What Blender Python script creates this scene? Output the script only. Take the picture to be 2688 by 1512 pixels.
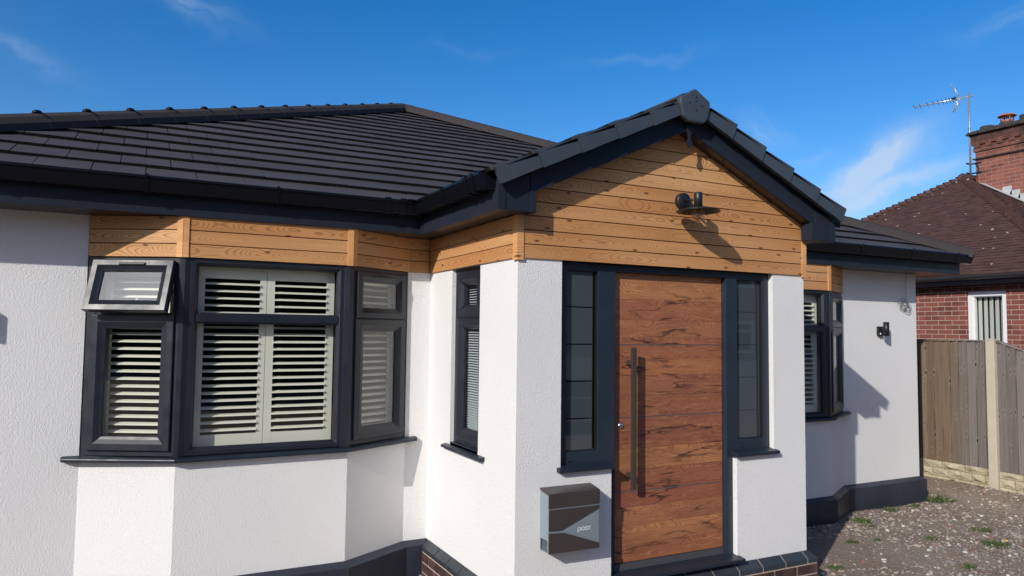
import bpy, bmesh, math, random
from mathutils import Vector, Matrix
R = math.radians
rnd = random.Random(7)
S = bpy.context.scene
COL = S.collection
for o in list(bpy.data.objects): bpy.data.objects.remove(o)

# ---------------------------------------------------------------- camera
CP = Vector((-2.0528, -3.93557, 1.61286)); yaw, pit, roll, fpx = 0.473015, 0.059596, 0.01185, 1908.38
f = Vector((math.sin(yaw)*math.cos(pit), math.cos(yaw)*math.cos(pit), math.sin(pit)))
r0 = Vector((math.cos(yaw), -math.sin(yaw), 0)); u0 = r0.cross(f)
rr = math.cos(roll)*r0 + math.sin(roll)*u0; uu = -math.sin(roll)*r0 + math.cos(roll)*u0
cam = bpy.data.objects.new('camera', bpy.data.cameras.new('camera')); COL.objects.link(cam)
cam.matrix_world = Matrix(((rr.x, uu.x, -f.x, CP.x), (rr.y, uu.y, -f.y, CP.y), (rr.z, uu.z, -f.z, CP.z), (0, 0, 0, 1)))
cam.data.sensor_width = 36; cam.data.lens = 36*fpx/2688; cam.data.clip_end = 2000; cam.data.clip_start = 0.05
S.camera = cam
# ---------------------------------------------------------------- light
SUNV = Vector((1.67, 1.0, -1.01)).normalized()
EL = math.asin(-SUNV.z); ROT = math.atan2(-SUNV.x, -SUNV.y)
SKY_STR, SUN_STR, EXPO = 0.085, 3.75, 0.0
sun = bpy.data.objects.new('sun', bpy.data.lights.new('sun', 'SUN')); COL.objects.link(sun)
sun.data.energy = SUN_STR; sun.data.angle = R(0.53); sun.data.color = (1.0, 0.945, 0.875)
sun.rotation_euler = SUNV.to_track_quat('-Z', 'Y').to_euler(); sun.location = (-20, -15, 15)
S.view_settings.view_transform = 'Standard'; S.view_settings.look = 'None'
S.view_settings.exposure = EXPO; S.view_settings.gamma = 1.0
S.render.engine = 'CYCLES'
S.cycles.max_bounces = 8; S.cycles.transparent_max_bounces = 12; S.cycles.caustics_reflective = False; S.cycles.caustics_refractive = False

# ---------------------------------------------------------------- node helper
class NB:
    def __init__(s, tree): s.t = tree; s.n = tree.nodes; s.l = tree.links
    def put(s, sock, v):
        if v is None: return
        if isinstance(v, bpy.types.NodeSocket): s.l.new(v, sock)
        elif isinstance(v, (tuple, list)):
            v = tuple(v)
            sock.default_value = v if len(sock.default_value) == len(v) else (v + (1.0,))[:len(sock.default_value)]
        else:
            try: sock.default_value = v
            except Exception: sock.default_value = (v, v, v)
    def m(s, op, a, b=None, c=None, clamp=False):
        n = s.n.new('ShaderNodeMath'); n.operation = op; n.use_clamp = clamp
        for i, v in enumerate((a, b, c)): s.put(n.inputs[i], v)
        return n.outputs[0]
    def vm(s, op, a, b=None, out=0):
        n = s.n.new('ShaderNodeVectorMath'); n.operation = op
        if op == 'SCALE': s.put(n.inputs[0], a); s.put(n.inputs[3], b)
        else: s.put(n.inputs[0], a); s.put(n.inputs[1], b)
        return n.outputs['Value'] if op in ('DOT_PRODUCT', 'LENGTH', 'DISTANCE') else n.outputs[0]
    def noise(s, vec, sc, det=2, rough=.5, dist=0, out='Fac'):
        n = s.n.new('ShaderNodeTexNoise'); s.put(n.inputs['Vector'], vec); s.put(n.inputs['Scale'], sc)
        s.put(n.inputs['Detail'], det); s.put(n.inputs['Roughness'], rough); s.put(n.inputs['Distortion'], dist)
        return n.outputs[out]
    def vor(s, vec, sc, out='Distance', rand=1.0):
        n = s.n.new('ShaderNodeTexVoronoi'); s.put(n.inputs['Vector'], vec); s.put(n.inputs['Scale'], sc); s.put(n.inputs['Randomness'], rand)
        return n.outputs[out]
    def sep(s, v):
        n = s.n.new('ShaderNodeSeparateXYZ'); s.put(n.inputs[0], v); return n.outputs
    def comb(s, x, y, z=0.0):
        n = s.n.new('ShaderNodeCombineXYZ')
        for i, v in enumerate((x, y, z)): s.put(n.inputs[i], v)
        return n.outputs[0]
    def mix(s, fac, a, b, blend='MIX'):
        n = s.n.new('ShaderNodeMix'); n.data_type = 'RGBA'; n.blend_type = blend
        s.put(n.inputs[0], fac); s.put(n.inputs[6], a); s.put(n.inputs[7], b); return n.outputs[2]
    def rng(s, v, a, b, c=0.0, d=1.0, smooth=False):
        n = s.n.new('ShaderNodeMapRange'); n.clamp = True
        if smooth: n.interpolation_type = 'SMOOTHSTEP'
        for i, x in enumerate((v, a, b, c, d)): s.put(n.inputs[i], x)
        return n.outputs[0]
    def ramp(s, fac, stops):
        n = s.n.new('ShaderNodeValToRGB'); s.put(n.inputs[0], fac); e = n.color_ramp.elements
        while len(e) < len(stops): e.new(.5)
        for i, (p, c) in enumerate(stops): e[i].position = p; e[i].color = tuple(c) + (1,)
        return n.outputs[0]
    def coord(s, k='Object'): return s.n.new('ShaderNodeTexCoord').outputs[k]
    def bump(s, h, strength, dist=.01, normal=None):
        n = s.n.new('ShaderNodeBump'); s.put(n.inputs['Strength'], strength); s.put(n.inputs['Distance'], dist); s.put(n.inputs['Height'], h)
        if normal is not None: s.put(n.inputs['Normal'], normal)
        return n.outputs[0]

def mat(name, base=None, rough=.6, metal=0.0, spec=.5, fn=None, coat=0.0):
    m = bpy.data.materials.new(name); m.use_nodes = True; t = m.node_tree
    b = t.nodes['Principled BSDF']; nb = NB(t)
    if base is not None: nb.put(b.inputs['Base Color'], base)
    nb.put(b.inputs['Roughness'], rough); nb.put(b.inputs['Metallic'], metal); nb.put(b.inputs['Specular IOR Level'], spec)
    nb.put(b.inputs['Coat Weight'], coat)
    if fn:
        d = fn(nb) or {}
        for k, v in d.items(): nb.put(b.inputs[k], v)
    return m

# ---------------------------------------------------------------- world
w = bpy.data.worlds.new('World'); S.world = w; w.use_nodes = True
nb = NB(w.node_tree); bg = w.node_tree.nodes['Background']
sky = nb.n.new('ShaderNodeTexSky'); sky.sky_type = 'NISHITA'; sky.sun_disc = False
sky.sun_elevation = EL; sky.sun_rotation = ROT; sky.air_density = 1.0; sky.dust_density = 0.15; sky.ozone_density = 2.2; sky.altitude = 60
hs = nb.n.new('ShaderNodeHueSaturation'); nb.put(hs.inputs['Color'], sky.outputs[0]); D = nb.vm('NORMALIZE', nb.coord('Generated'))
anti = nb.rng(nb.vm('DOT_PRODUCT', D, tuple(Vector((SUNV.x, SUNV.y, 0)).normalized())), -.6, .5, 0, 1, True)
nb.put(hs.inputs['Saturation'], nb.rng(anti, 0, 1, .75, 1.44)); nb.put(hs.inputs['Value'], nb.rng(anti, 0, 1, 1.15, 1.56))
warp = nb.vm('SCALE', nb.vm('SUBTRACT', nb.noise(D, 7, 4, .6, 0, 'Color'), (.5, .5, .5)), .09)
DW = nb.vm('ADD', D, warp)
def lobe(c, e, a, b, amp, st=1.0, soft=0.0):
    c = Vector(c).normalized(); e1 = (Vector(e).normalized() - c); e1 = (e1 - c*e1.dot(c)).normalized(); e2 = c.cross(e1)
    dd = nb.vm('SUBTRACT', DW, tuple(c))
    p = nb.vm('DOT_PRODUCT', dd, tuple(e1)); q = nb.vm('DOT_PRODUCT', dd, tuple(e2))
    fr = nb.vm('DOT_PRODUCT', D, tuple(c))
    g = nb.m('ADD', nb.m('POWER', nb.m('DIVIDE', p, a), 2), nb.m('POWER', nb.m('DIVIDE', q, b), 2))
    g = nb.m('EXPONENT', nb.m('MULTIPLY', g, -1.0))
    st_ = nb.noise(nb.comb(nb.m('MULTIPLY', p, 5.0), nb.m('MULTIPLY', q, 26.0), c.x), 3.0*st, 5, .62)
    g = nb.m('MULTIPLY', g, nb.rng(st_, .28, .72, soft, 1))
    g = nb.m('MULTIPLY', g, nb.m('GREATER_THAN', fr, .3))
    return nb.m('MULTIPLY', g, amp)
lobes = [lobe((.797, .566, .212), (.814, .528, .242), .050, .021, .95, 1, .5), lobe((.778, .60, .190), (.80, .57, .215), .052, .016, .8, 1, .5),
         lobe((.800, .575, .178), (.83, .53, .196), .085, .008, .8, 1, .5), lobe((.744, .633, .215), (.77, .60, .23), .03, .008, .2),
         lobe((.697, .668, .26), (.68, .70, .285), .028, .012, .3), lobe((.028, .927, .373), (.1, .925, .365), .06, .012, .3),
         lobe((.571, .74, .355), (.62, .70, .36), .07, .007, .16), lobe((.365, .856, .366), (.25, .89, .35), .06, .007, .07),
         lobe((-.125, .946, .30), (-.07, .95, .28), .05, .01, .16), lobe((.827, .44, .349), (.80, .49, .34), .04, .012, .18),
         lobe((.78, .61, .15), (.83, .54, .155), .10, .016, .25)]
acc = lobes[0]
for l_ in lobes[1:]: acc = nb.m('ADD', acc, l_)
acc = nb.m('MINIMUM', acc, .75)
skyc = nb.mix(acc, nb.mix(1.0, hs.outputs[0], (.93, .91, 1.05), 'MULTIPLY'), (6.6, 8.2, 10.2))
au = nb.m('SUBTRACT', 1.0, nb.vm('DOT_PRODUCT', D, tuple(-SUNV)))          # aureole of the low sun
au = nb.m('MULTIPLY', nb.m('EXPONENT', nb.m('MULTIPLY', au, -70.0)), 42.0)
skyc = nb.mix(1.0, skyc, nb.comb(au, au, nb.m('MULTIPLY', au, .97)), 'ADD')
nb.put(bg.inputs[0], skyc); bg.inputs[1].default_value = SKY_STR

# ---------------------------------------------------------------- materials
def f_render(nb):
    c = nb.coord()
    v1 = nb.vor(c, 170); n1 = nb.noise(c, 150, 3, .7); n2 = nb.noise(c, 75, 2, .6)
    h = nb.m('ADD', nb.m('MULTIPLY', v1, .5), nb.m('ADD', n1, nb.m('MULTIPLY', n2, .8)))
    big = nb.noise(c, .9, 3, .5)
    col = nb.mix(nb.rng(big, .3, .7), (.80, .80, .79), (.86, .855, .845))
    col = nb.mix(nb.m('MULTIPLY', nb.rng(n1, .62, .8), .10), col, (.55, .54, .52))
    return {'Base Color': col, 'Normal': nb.bump(h, .65, .0058)}
M_REND = mat('white_silicone_render', rough=.92, spec=.2, fn=f_render)
def f_paint(base, grain=0.0, var=.12):
    def g(nb):
        c = nb.coord(); n = nb.noise(c, 3.0, 4, .6); fine = nb.noise(nb.vm('MULTIPLY', c, (1, 1, .25)), 420, 2, .6)
        col = nb.mix(nb.rng(n, .3, .7), tuple(x*(1-var) for x in base), tuple(x*(1+var) for x in base))
        d = {'Base Color': col}
        if grain: d['Normal'] = nb.bump(fine, grain, .001)
        d['Roughness'] = nb.rng(nb.noise(c, 9, 3), .3, .7, .32, .48)
        return d
    return g
M_FRAME = mat('anthracite_foil_frame', fn=f_paint((.012, .0155, .025), .55), spec=.52)
M_DFRAME = mat('anthracite_door_frame', fn=f_paint((.018, .030, .046), .12), spec=.45)
M_FASC = mat('anthracite_fascia', fn=f_paint((.019, .025, .038), .1), spec=.14)
M_SILL = mat('anthracite_sill', fn=f_paint((.015, .023, .037), .4), spec=.4)
M_VERGE = mat('grey_verge_plastic', fn=f_paint((.050, .063, .078), .1), spec=.5)
M_PLIN = mat('blue_grey_plinth_paint', fn=f_paint((.030, .036, .052), .6, .25), spec=.3)
M_GUT = mat('black_gutter', (.005, .006, .009), rough=.22, spec=.22)
M_SOF = mat('dark_soffit', (.030, .026, .026), rough=.34, spec=.4, fn=lambda nb: {'Normal': nb.bump(nb.rng(nb.m('FRACT', nb.m('MULTIPLY', nb.sep(nb.coord())[0], 10.0)), .93, .96), 1.0, .004)})
M_BLACK = mat('black_rubber', (.006, .006, .007), rough=.5)
M_DARKIN = mat('interior_shade_black', (.014, .012, .011), rough=.9)  # near-black colour stands in for the shade inside the rooms
def f_tile(nb):
    c = nb.coord(); n = nb.noise(c, 1.6, 3, .6); fn = nb.noise(c, 220, 3, .7)
    col = nb.mix(nb.rng(n, .3, .7), (.054, .048, .053), (.073, .066, .071))
    col = nb.mix(nb.rng(nb.noise(c, 14, 4, .7), .55, .75, 0, .35), col, (.072, .067, .068))
    return {'Base Color': col, 'Normal': nb.bump(fn, .25, .002)}
M_TILE = mat('dark_grey_concrete_tile', rough=.72, spec=.35, fn=f_tile)
def f_tedge(nb):
    c = nb.coord(); v = nb.vor(c, 150); n = nb.noise(c, 90, 3, .8)
    return {'Base Color': nb.mix(nb.rng(n, .42, .66), (.004, .004, .005), (.060, .052, .046)), 'Normal': nb.bump(nb.m('ADD', v, n), 1.0, .012)}  # granular speckle, with shade of the rough edge painted in as near-black
M_TEDGE = mat('rough_shaded_tile_edge', rough=.9, spec=.2, fn=f_tedge)
def f_ridge(nb):
    c = nb.coord(); n = nb.noise(c, 60, 4, .7)
    return {'Base Color': nb.mix(nb.rng(n, .3, .75), (.044, .038, .040), (.062, .055, .054)), 'Normal': nb.bump(n, .3, .003)}
M_RIDGE = mat('concrete_ridge_tile', rough=.8, spec=.1, fn=f_ridge)

def f_larch(dark=1.0, sat=0):
    def g(nb):
        u, v, _ = nb.sep(nb.coord('UV'))
        uv = nb.comb(u, nb.m('MULTIPLY', v, 1.0), 0)
        n1 = nb.noise(nb.comb(nb.m('MULTIPLY', u, .9), nb.m('MULTIPLY', v, 3.0)), 1.0, 2, .5)
        n2 = nb.noise(nb.comb(nb.m('MULTIPLY', u, .62), 3.3), 1.0, 3, .6)
        kn = nb.n.new('ShaderNodeTexVoronoi'); kn.voronoi_dimensions = '2D'; nb.put(kn.inputs['Vector'], nb.comb(nb.m('MULTIPLY', u, 3.1), nb.m('MULTIPLY', v, 8.5))); kn.inputs['Scale'].default_value = 1.0
        kd = kn.outputs['Distance']
        kc = nb.sep(kn.outputs['Color'])[0]
        kon = nb.m('GREATER_THAN', kc, .35)
        kb = nb.m('MULTIPLY', nb.m('EXPONENT', nb.m('MULTIPLY', nb.m('POWER', nb.m('DIVIDE', kd, .24), 2), -1)), kon)
        vl = nb.m('SUBTRACT', v, .045)
        Y = nb.m('ADD', vl, nb.m('MULTIPLY', nb.m('SUBTRACT', n1, .5), .10))
        Z = nb.m('ADD', .012, nb.m('MULTIPLY', nb.m('SUBTRACT', n2, .455), .62))
        rad = nb.m('SQRT', nb.m('ADD', nb.m('MULTIPLY', Y, Y), nb.m('MULTIPLY', Z, Z)))
        rad = nb.m('ADD', rad, nb.m('MULTIPLY', kb, .024))
        ring = nb.m('FRACT', nb.m('DIVIDE', rad, .0082))
        late = nb.rng(ring, .55, .92); late = nb.m('MULTIPLY', late, nb.rng(ring, 1.0, .95))
        fib = nb.noise(nb.comb(nb.m('MULTIPLY', u, 14), nb.m('MULTIPLY', v, 700)), 1.0, 3, .6)
        tone = nb.noise(nb.comb(nb.m('MULTIPLY', u, .35), nb.m('MULTIPLY', v, 1.5), 9), 1.0, 3, .6)
        base = nb.mix(nb.rng(tone, .40, .60), (.61*dark, .285*dark, .105*dark), (.83*dark, .475*dark, .215*dark))
        strength = nb.rng(nb.noise(nb.comb(nb.m('MULTIPLY', u, .8), nb.m('MULTIPLY', v, 12), 5), 1.0, 2), .35, .68, .15, .95)
        base = nb.mix(nb.m('MULTIPLY', late, strength), base, (.27*dark, .095*dark, .026*dark))
        st2 = nb.noise(nb.comb(nb.m('MULTIPLY', u, 1.2), nb.m('MULTIPLY', v, 150), 2), 1.0, 4, .65)
        base = nb.mix(nb.rng(st2, .42, .75, 0, .5), base, (.40*dark, .19*dark, .07*dark))
        base = nb.mix(nb.rng(fib, .35, .75, 0, .25), base, (.40*dark, .20*dark, .08*dark))
        kk = nb.m('MULTIPLY', nb.rng(kd, .085, .04), kon)
        base = nb.mix(nb.m('MULTIPLY', kk, .8), base, (.13, .042, .017))
        kc2 = nb.m('MULTIPLY', nb.rng(kd, .03, .018), kon)
        base = nb.mix(nb.m('MULTIPLY', kc2, .85), base, (.02, .012, .008))
        return {'Base Color': base, 'Roughness': .62, 'Normal': nb.bump(nb.m('ADD', fib, late), .12, .002)}
    return g
M_LARCH = mat('oiled_larch_cladding', fn=f_larch(.90), spec=.3)
M_TRIM = mat('pale_larch_trim', fn=f_larch(1.12), spec=.25)

def f_door(nb):
    u, v, _ = nb.sep(nb.coord('UV'))
    # plank seams at uneven heights
    seams = [.0, .098, .205, .335, .455, .575, .70, .84, .955, 1.075, 1.19, 1.325, 1.44, 1.58, 1.70, 1.84, 2.2]
    pid = 0.0; seam = 0.0
    for i, s_ in enumerate(seams[1:-1]):
        pid = nb.m('ADD', pid, nb.m('GREATER_THAN', v, s_))
        e = nb.rng(nb.m('ABSOLUTE', nb.m('SUBTRACT', v, s_)), .0, .0035, 1, 0)
        seam = nb.m('MAXIMUM', seam, e)
    pr = nb.n.new('ShaderNodeTexWhiteNoise'); pr.noise_dimensions = '1D'; nb.put(pr.inputs['W'], pid); pv = pr.outputs['Value']
    off = nb.m('MULTIPLY', pv, 37.0)
    uo = nb.m('ADD', u, off)
    wv = nb.noise(nb.comb(nb.m('MULTIPLY', uo, 3.0), nb.m('MULTIPLY', v, 9), off), 1.0, 3, .55)
    vw = nb.m('ADD', v, nb.m('MULTIPLY', nb.m('SUBTRACT', wv, .5), .14))
    zz = nb.noise(nb.comb(nb.m('MULTIPLY', uo, 1.8), 1.0, off), 1.0, 2)
    loc = nb.m('SUBTRACT', nb.m('FRACT', nb.m('MULTIPLY', vw, 8.0)), .5)
    rad = nb.m('SQRT', nb.m('ADD', nb.m('POWER', nb.m('MULTIPLY', loc, .12), 2), nb.m('POWER', nb.m('MULTIPLY', nb.m('SUBTRACT', zz, .35), .25), 2)))
    ring = nb.m('FRACT', nb.m('DIVIDE', rad, .0085))
    late = nb.m('MULTIPLY', nb.rng(ring, .4, .95), nb.rng(ring, 1.0, .95))
    fib = nb.noise(nb.comb(nb.m('MULTIPLY', uo, 9), nb.m('MULTIPLY', v, 420)), 1.0, 4, .65)
    fib2 = nb.noise(nb.comb(nb.m('MULTIPLY', uo, 5), nb.m('MULTIPLY', vw, 90)), 1.0, 4, .6)
    base = nb.ramp(pv, [(0, (.32, .105, .060)), (.3, (.52, .21, .080)), (.6, (.31, .108, .066)), (1, (.60, .27, .105))])
    tone = nb.noise(nb.comb(nb.m('MULTIPLY', uo, 1.6), nb.m('MULTIPLY', v, 7)), 1.0, 3, .6)
    base = nb.mix(nb.rng(tone, .35, .7, 0, .65), base, (.19, .063, .045))
    base = nb.mix(nb.rng(fib2, .5, .72, 0, .6), base, (.60, .29, .10))
    base = nb.mix(nb.m('MULTIPLY', late, .6), base, (.16, .062, .036))
    base = nb.mix(nb.rng(fib, .45, .72, 0, .55), base, (.15, .058, .036))
    # long splits
    cn = nb.noise(nb.comb(nb.m('MULTIPLY', uo, .75), nb.m('MULTIPLY', v, 5.2)), 1.0, 4, .55)
    cr = nb.rng(nb.m('ABSOLUTE', nb.m('SUBTRACT', cn, .5)), .0, .016, 1, 0)
    cw = nb.rng(nb.noise(nb.comb(nb.m('MULTIPLY', uo, 1.5), nb.m('MULTIPLY', v, 5), 4), 1.0, 2), .45, .58)
    base = nb.mix(nb.m('MULTIPLY', nb.m('MULTIPLY', cr, cw), .95), base, (.028, .014, .014))
    # dark knots
    kn = nb.n.new('ShaderNodeTexVoronoi'); kn.voronoi_dimensions = '2D'; nb.put(kn.inputs['Vector'], nb.comb(nb.m('MULTIPLY', uo, 1.3), nb.m('MULTIPLY', nb.m('ADD', v, nb.m('MULTIPLY', wv, .08)), 11))); kn.inputs['Scale'].default_value = 1.0
    kd = kn.outputs['Distance']; kon = nb.m('GREATER_THAN', nb.sep(kn.outputs['Color'])[0], .55)
    kk = nb.m('MULTIPLY', nb.rng(nb.m('ADD', kd, nb.m('MULTIPLY', nb.m('SUBTRACT', fib2, .5), .10)), .12, .03), kon)
    base = nb.mix(nb.m('MULTIPLY', kk, .8), base, (.045, .018, .014))
    base = nb.mix(nb.m('MULTIPLY', seam, .45), base, (.07, .03, .02))
    return {'Base Color': base, 'Roughness': nb.rng(fib, .3, .7, .42, .6), 'Normal': nb.bump(fib, .1, .001)}
M_DOOR = mat('rustic_oak_door_laminate', fn=f_door, spec=.35)
M_INLAY = mat('grey_inlay_strip', (.11, .095, .095), rough=.4)
M_BRONZE = mat('bronze_handle', (.13, .10, .078), rough=.36, metal=.6)
M_CHROME = mat('chrome', (.75, .75, .76), rough=.12, metal=1.0)
M_SHUT = mat('cream_white_shutter', (.84, .84, .74), rough=.45)
M_BLIND = mat('white_blind', (.62, .68, .72), rough=.5)
M_LAMP = mat('matt_black_metal', (.012, .014, .018), rough=.42, spec=.5)
def glassmat(name, tint, k, refl=1.0):
    m = bpy.data.materials.new(name); m.use_nodes = True; nb = NB(m.node_tree); nb.n.clear()
    out = nb.n.new('ShaderNodeOutputMaterial'); tr = nb.n.new('ShaderNodeBsdfTransparent'); gl = nb.n.new('ShaderNodeBsdfGlossy')
    tr.inputs[0].default_value = tint + (1,); gl.inputs['Roughness'].default_value = 0.0; gl.inputs[0].default_value = (refl, refl, refl, 1)
    ge = nb.n.new('ShaderNodeNewGeometry'); c_ = nb.m('ABSOLUTE', nb.vm('DOT_PRODUCT', ge.outputs['Incoming'], ge.outputs['True Normal']))
    fac = nb.m('ADD', nb.m('MULTIPLY', nb.m('POWER', nb.m('SUBTRACT', 1.0, c_), 5.0), .8), k, clamp=True)
    mx = nb.n.new('ShaderNodeMixShader'); nb.put(mx.inputs[0], fac); nb.l.new(tr.outputs[0], mx.inputs[1]); nb.l.new(gl.outputs[0], mx.inputs[2])
    nb.l.new(mx.outputs[0], out.inputs[0]); return m
M_GLASS = glassmat('window_glass', (.945, .955, .935), .11)
M_FROST = mat('frosted_door_glass', (.055, .072, .080), rough=.02, spec=1.0, coat=1.0)
M_FDARK = mat('half_clear_glass', (.026, .035, .040), rough=.02, spec=1.0, coat=1.0)
M_FCLEAR = mat('clear_dark_glass', (.002, .003, .004), rough=.02, spec=.6)
M_BULB = glassmat('bulb_glass', (.86, .80, .72), .14)
M_FIL = mat('filament_amber', (.35, .22, .10), rough=.4)
M_BRTOP = mat('dark_plinth_brick', fn=f_paint((.034, .042, .052), .5, .3), spec=.35)
def f_ebrick(nb):
    c = nb.coord(); n = nb.noise(c, 9, 2, .5); n2 = nb.noise(c, 120, 4, .7)
    col = nb.mix(nb.rng(n, .35, .65), (.040, .024, .024), (.105, .058, .052))
    col = nb.mix(nb.rng(n2, .5, .8, 0, .4), col, (.16, .10, .09))
    return {'Base Color': col, 'Normal': nb.bump(n2, .35, .003)}
M_EBRICK = mat('purple_brown_brick', rough=.6, spec=.3, fn=f_ebrick)
M_MORT = mat('buff_mortar', fn=lambda nb: {'Base Color': nb.mix(nb.noise(nb.coord(), 90, 3), (.42, .32, .25), (.62, .50, .41)), 'Normal': nb.bump(nb.noise(nb.coord(), 200, 3), .5, .003)}, rough=.95)
def f_brick(c1, c2, mort, soot=False):
    def g(nb):
        uv = nb.coord('UV'); b = nb.n.new('ShaderNodeTexBrick'); nb.put(b.inputs['Vector'], uv)
        b.inputs['Scale'].default_value = 1.0; b.inputs['Brick Width'].default_value = .225; b.inputs['Row Height'].default_value = .075
        b.inputs['Mortar Size'].default_value = .0055; b.inputs['Mortar Smooth'].default_value = .25; b.inputs['Bias'].default_value = -.1
        nb.put(b.inputs['Color1'], c1); nb.put(b.inputs['Color2'], c2); nb.put(b.inputs['Mortar'], mort)
        u, v, _ = nb.sep(uv); row = nb.m('FLOOR', nb.m('DIVIDE', v, .075))
        odd = nb.m('FRACT', nb.m('MULTIPLY', row, .5)); cx = nb.m('FLOOR', nb.m('SUBTRACT', nb.m('DIVIDE', u, .225), odd))
        wn = nb.n.new('ShaderNodeTexWhiteNoise'); wn.noise_dimensions = '2D'; nb.put(wn.inputs['Vector'], nb.comb(cx, row))
        k = wn.outputs['Value']
        col = nb.mix(nb.m('MULTIPLY', nb.m('SUBTRACT', 1.0, b.outputs['Fac']), nb.rng(k, .72, .95, 0, .75)), b.outputs['Color'], tuple(x*.38 for x in c1))
        n = nb.noise(nb.coord(), 70, 4, .7)
        col = nb.mix(nb.rng(n, .4, .8, 0, .35), col, (.20, .12, .10))
        if soot:
            z = nb.sep(nb.coord())[2]
            sn = nb.noise(nb.coord(), 5.5, 4, .7)
            col = nb.mix(nb.rng(nb.m('ADD', z, nb.m('MULTIPLY', sn, .9)), 5.65, 6.25, 0, .9), col, (.022, .02, .02))
        return {'Base Color': col, 'Normal': nb.bump(nb.m('ADD', nb.m('MULTIPLY', b.outputs['Fac'], -1), nb.m('MULTIPLY', n, .3)), .7, .006)}
    return g
M_BRICK = mat('red_facing_brick', rough=.85, spec=.2, fn=f_brick((.25, .080, .056), (.17, .062, .050), (.50, .38, .31)))
M_CHIM = mat('weathered_chimney_brick', rough=.9, spec=.2, fn=f_brick((.30, .105, .070), (.21, .080, .065), (.34, .25, .22), True))
def f_rose(nb):
    c = nb.coord(); n = nb.noise(c, 5, 3, .6); n2 = nb.noise(c, 80, 3, .7)
    col = nb.mix(nb.rng(n, .3, .7), (.070, .037, .033), (.105, .058, .049))
    col = nb.mix(nb.rng(n2, .5, .8, 0, .5), col, (.05, .032, .03))
    v = nb.n.new('ShaderNodeTexVoronoi'); nb.put(v.inputs['Vector'], nb.vm('MULTIPLY', c, (1, 1, 1.3))); v.inputs['Scale'].default_value = 5.6
    vv = nb.m('ADD', v.outputs['Distance'], nb.m('MULTIPLY', nb.m('SUBTRACT', nb.noise(c, 26, 3), .5), .13))
    on = nb.m('GREATER_THAN', nb.sep(v.outputs['Color'])[1], .45)
    sp = nb.m('MULTIPLY', nb.rng(vv, .135, .09), on)
    col = nb.mix(nb.m('MULTIPLY', sp, .9), col, (.58, .55, .50))
    return {'Base Color': col, 'Normal': nb.bump(n2, .3, .004)}
M_ROSE = mat('brown_clay_tile_with_lichen', rough=.85, spec=.25, fn=f_rose)
M_LEAD = mat('lead_flashing', fn=lambda nb: {'Base Color': nb.mix(nb.noise(nb.coord(), 14, 4), (.30, .32, .33), (.55, .57, .58))}, rough=.5)
M_SOOT = mat('sooty_mortar', fn=lambda nb: {'Base Color': nb.mix(nb.rng(nb.noise(nb.coord(), 22, 4, .7), .4, .7), (.022, .021, .021), (.11, .085, .07)), 'Normal': nb.bump(nb.noise(nb.coord(), 30, 4), 1.0, .03)}, rough=.95)
M_TERRA = mat('terracotta_cowl', (.40, .135, .085), rough=.5)
M_ALU = mat('aerial_aluminium', (.72, .72, .72), rough=.35, metal=.7)
M_MAST = mat('galvanised_mast', (.36, .37, .38), rough=.45, metal=.6)
M_UPVC = mat('white_upvc', (.78, .79, .80), rough=.4)
def f_fence(nb):
    u, v, w_ = nb.sep(nb.coord('UV'))   # u across (with board id offset), v height
    bid = nb.m('FLOOR', u); wn = nb.n.new('ShaderNodeTexWhiteNoise'); wn.noise_dimensions = '1D'; nb.put(wn.inputs['W'], bid)
    k = wn.outputs['Value']
    y = nb.sep(nb.coord())[1]
    g = nb.noise(nb.comb(nb.m('MULTIPLY', u, 28), nb.m('MULTIPLY', v, 1.6), bid), 1.0, 4, .6, .4)
    kn = nb.n.new('ShaderNodeTexVoronoi'); kn.voronoi_dimensions = '2D'; nb.put(kn.inputs['Vector'], nb.comb(nb.m('MULTIPLY', u, 1.6), nb.m('MULTIPLY', v, 3.6))); kn.inputs['Scale'].default_value = 1.0
    kd = kn.outputs['Distance']; kon = nb.m('GREATER_THAN', nb.sep(kn.outputs['Color'])[0], .5)
    grey = nb.mix(nb.rng(k, 0, 1), (.20, .172, .158), (.30, .262, .238))
    brown = nb.mix(nb.rng(k, 0, 1), (.215, .15, .098), (.32, .235, .155))
    patch = nb.noise(nb.comb(nb.m('MULTIPLY', u, .45), nb.m('MULTIPLY', v, .5), 2), 1.0, 2)
    fac = nb.rng(nb.m('ADD', y, nb.m('MULTIPLY', nb.m('SUBTRACT', patch, .5), .35)), 1.42, 1.70)
    col = nb.mix(fac, grey, brown)
    col = nb.mix(nb.rng(g, .42, .68, 0, .75), col, (.075, .058, .048))
    col = nb.mix(nb.rng(g, .40, .22, 0, .35), col, (.42, .37, .33))
    col = nb.mix(nb.m('MULTIPLY', nb.rng(kd, .22, .08, 0, .45), kon), col, (.40, .35, .30))
    col = nb.mix(nb.m('MULTIPLY', nb.rng(kd, .10, .05), kon), col, (.035, .025, .02))
    return {'Base Color': col, 'Normal': nb.bump(g, .4, .004)}
M_FENCE = mat('weathered_fence_board', rough=.88, spec=.2, fn=f_fence)
M_CONC = mat('concrete_post', fn=lambda nb: {'Base Color': nb.mix(nb.noise(nb.coord(), 6, 4, .6), (.42, .37, .29), (.60, .54, .44)), 'Normal': nb.bump(nb.noise(nb.coord(), 160, 3), .3, .002)}, rough=.9)
def f_stone(nb):
    c = nb.coord(); n = nb.noise(c, 7, 4, .7); n2 = nb.noise(c, 35, 4, .7)
    col = nb.mix(nb.rng(n, .3, .7), (.40, .34, .22), (.60, .54, .40)); col = nb.mix(nb.rng(nb.noise(c, 3, 3), .5, .7, 0, .5), col, (.30, .28, .13))
    return {'Base Color': col, 'Normal': nb.bump(nb.m('ADD', n, nb.m('MULTIPLY', n2, .4)), 1.0, .035)}
M_STONE = mat('rockfaced_stone', rough=.92, spec=.15, fn=f_stone)
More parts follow.
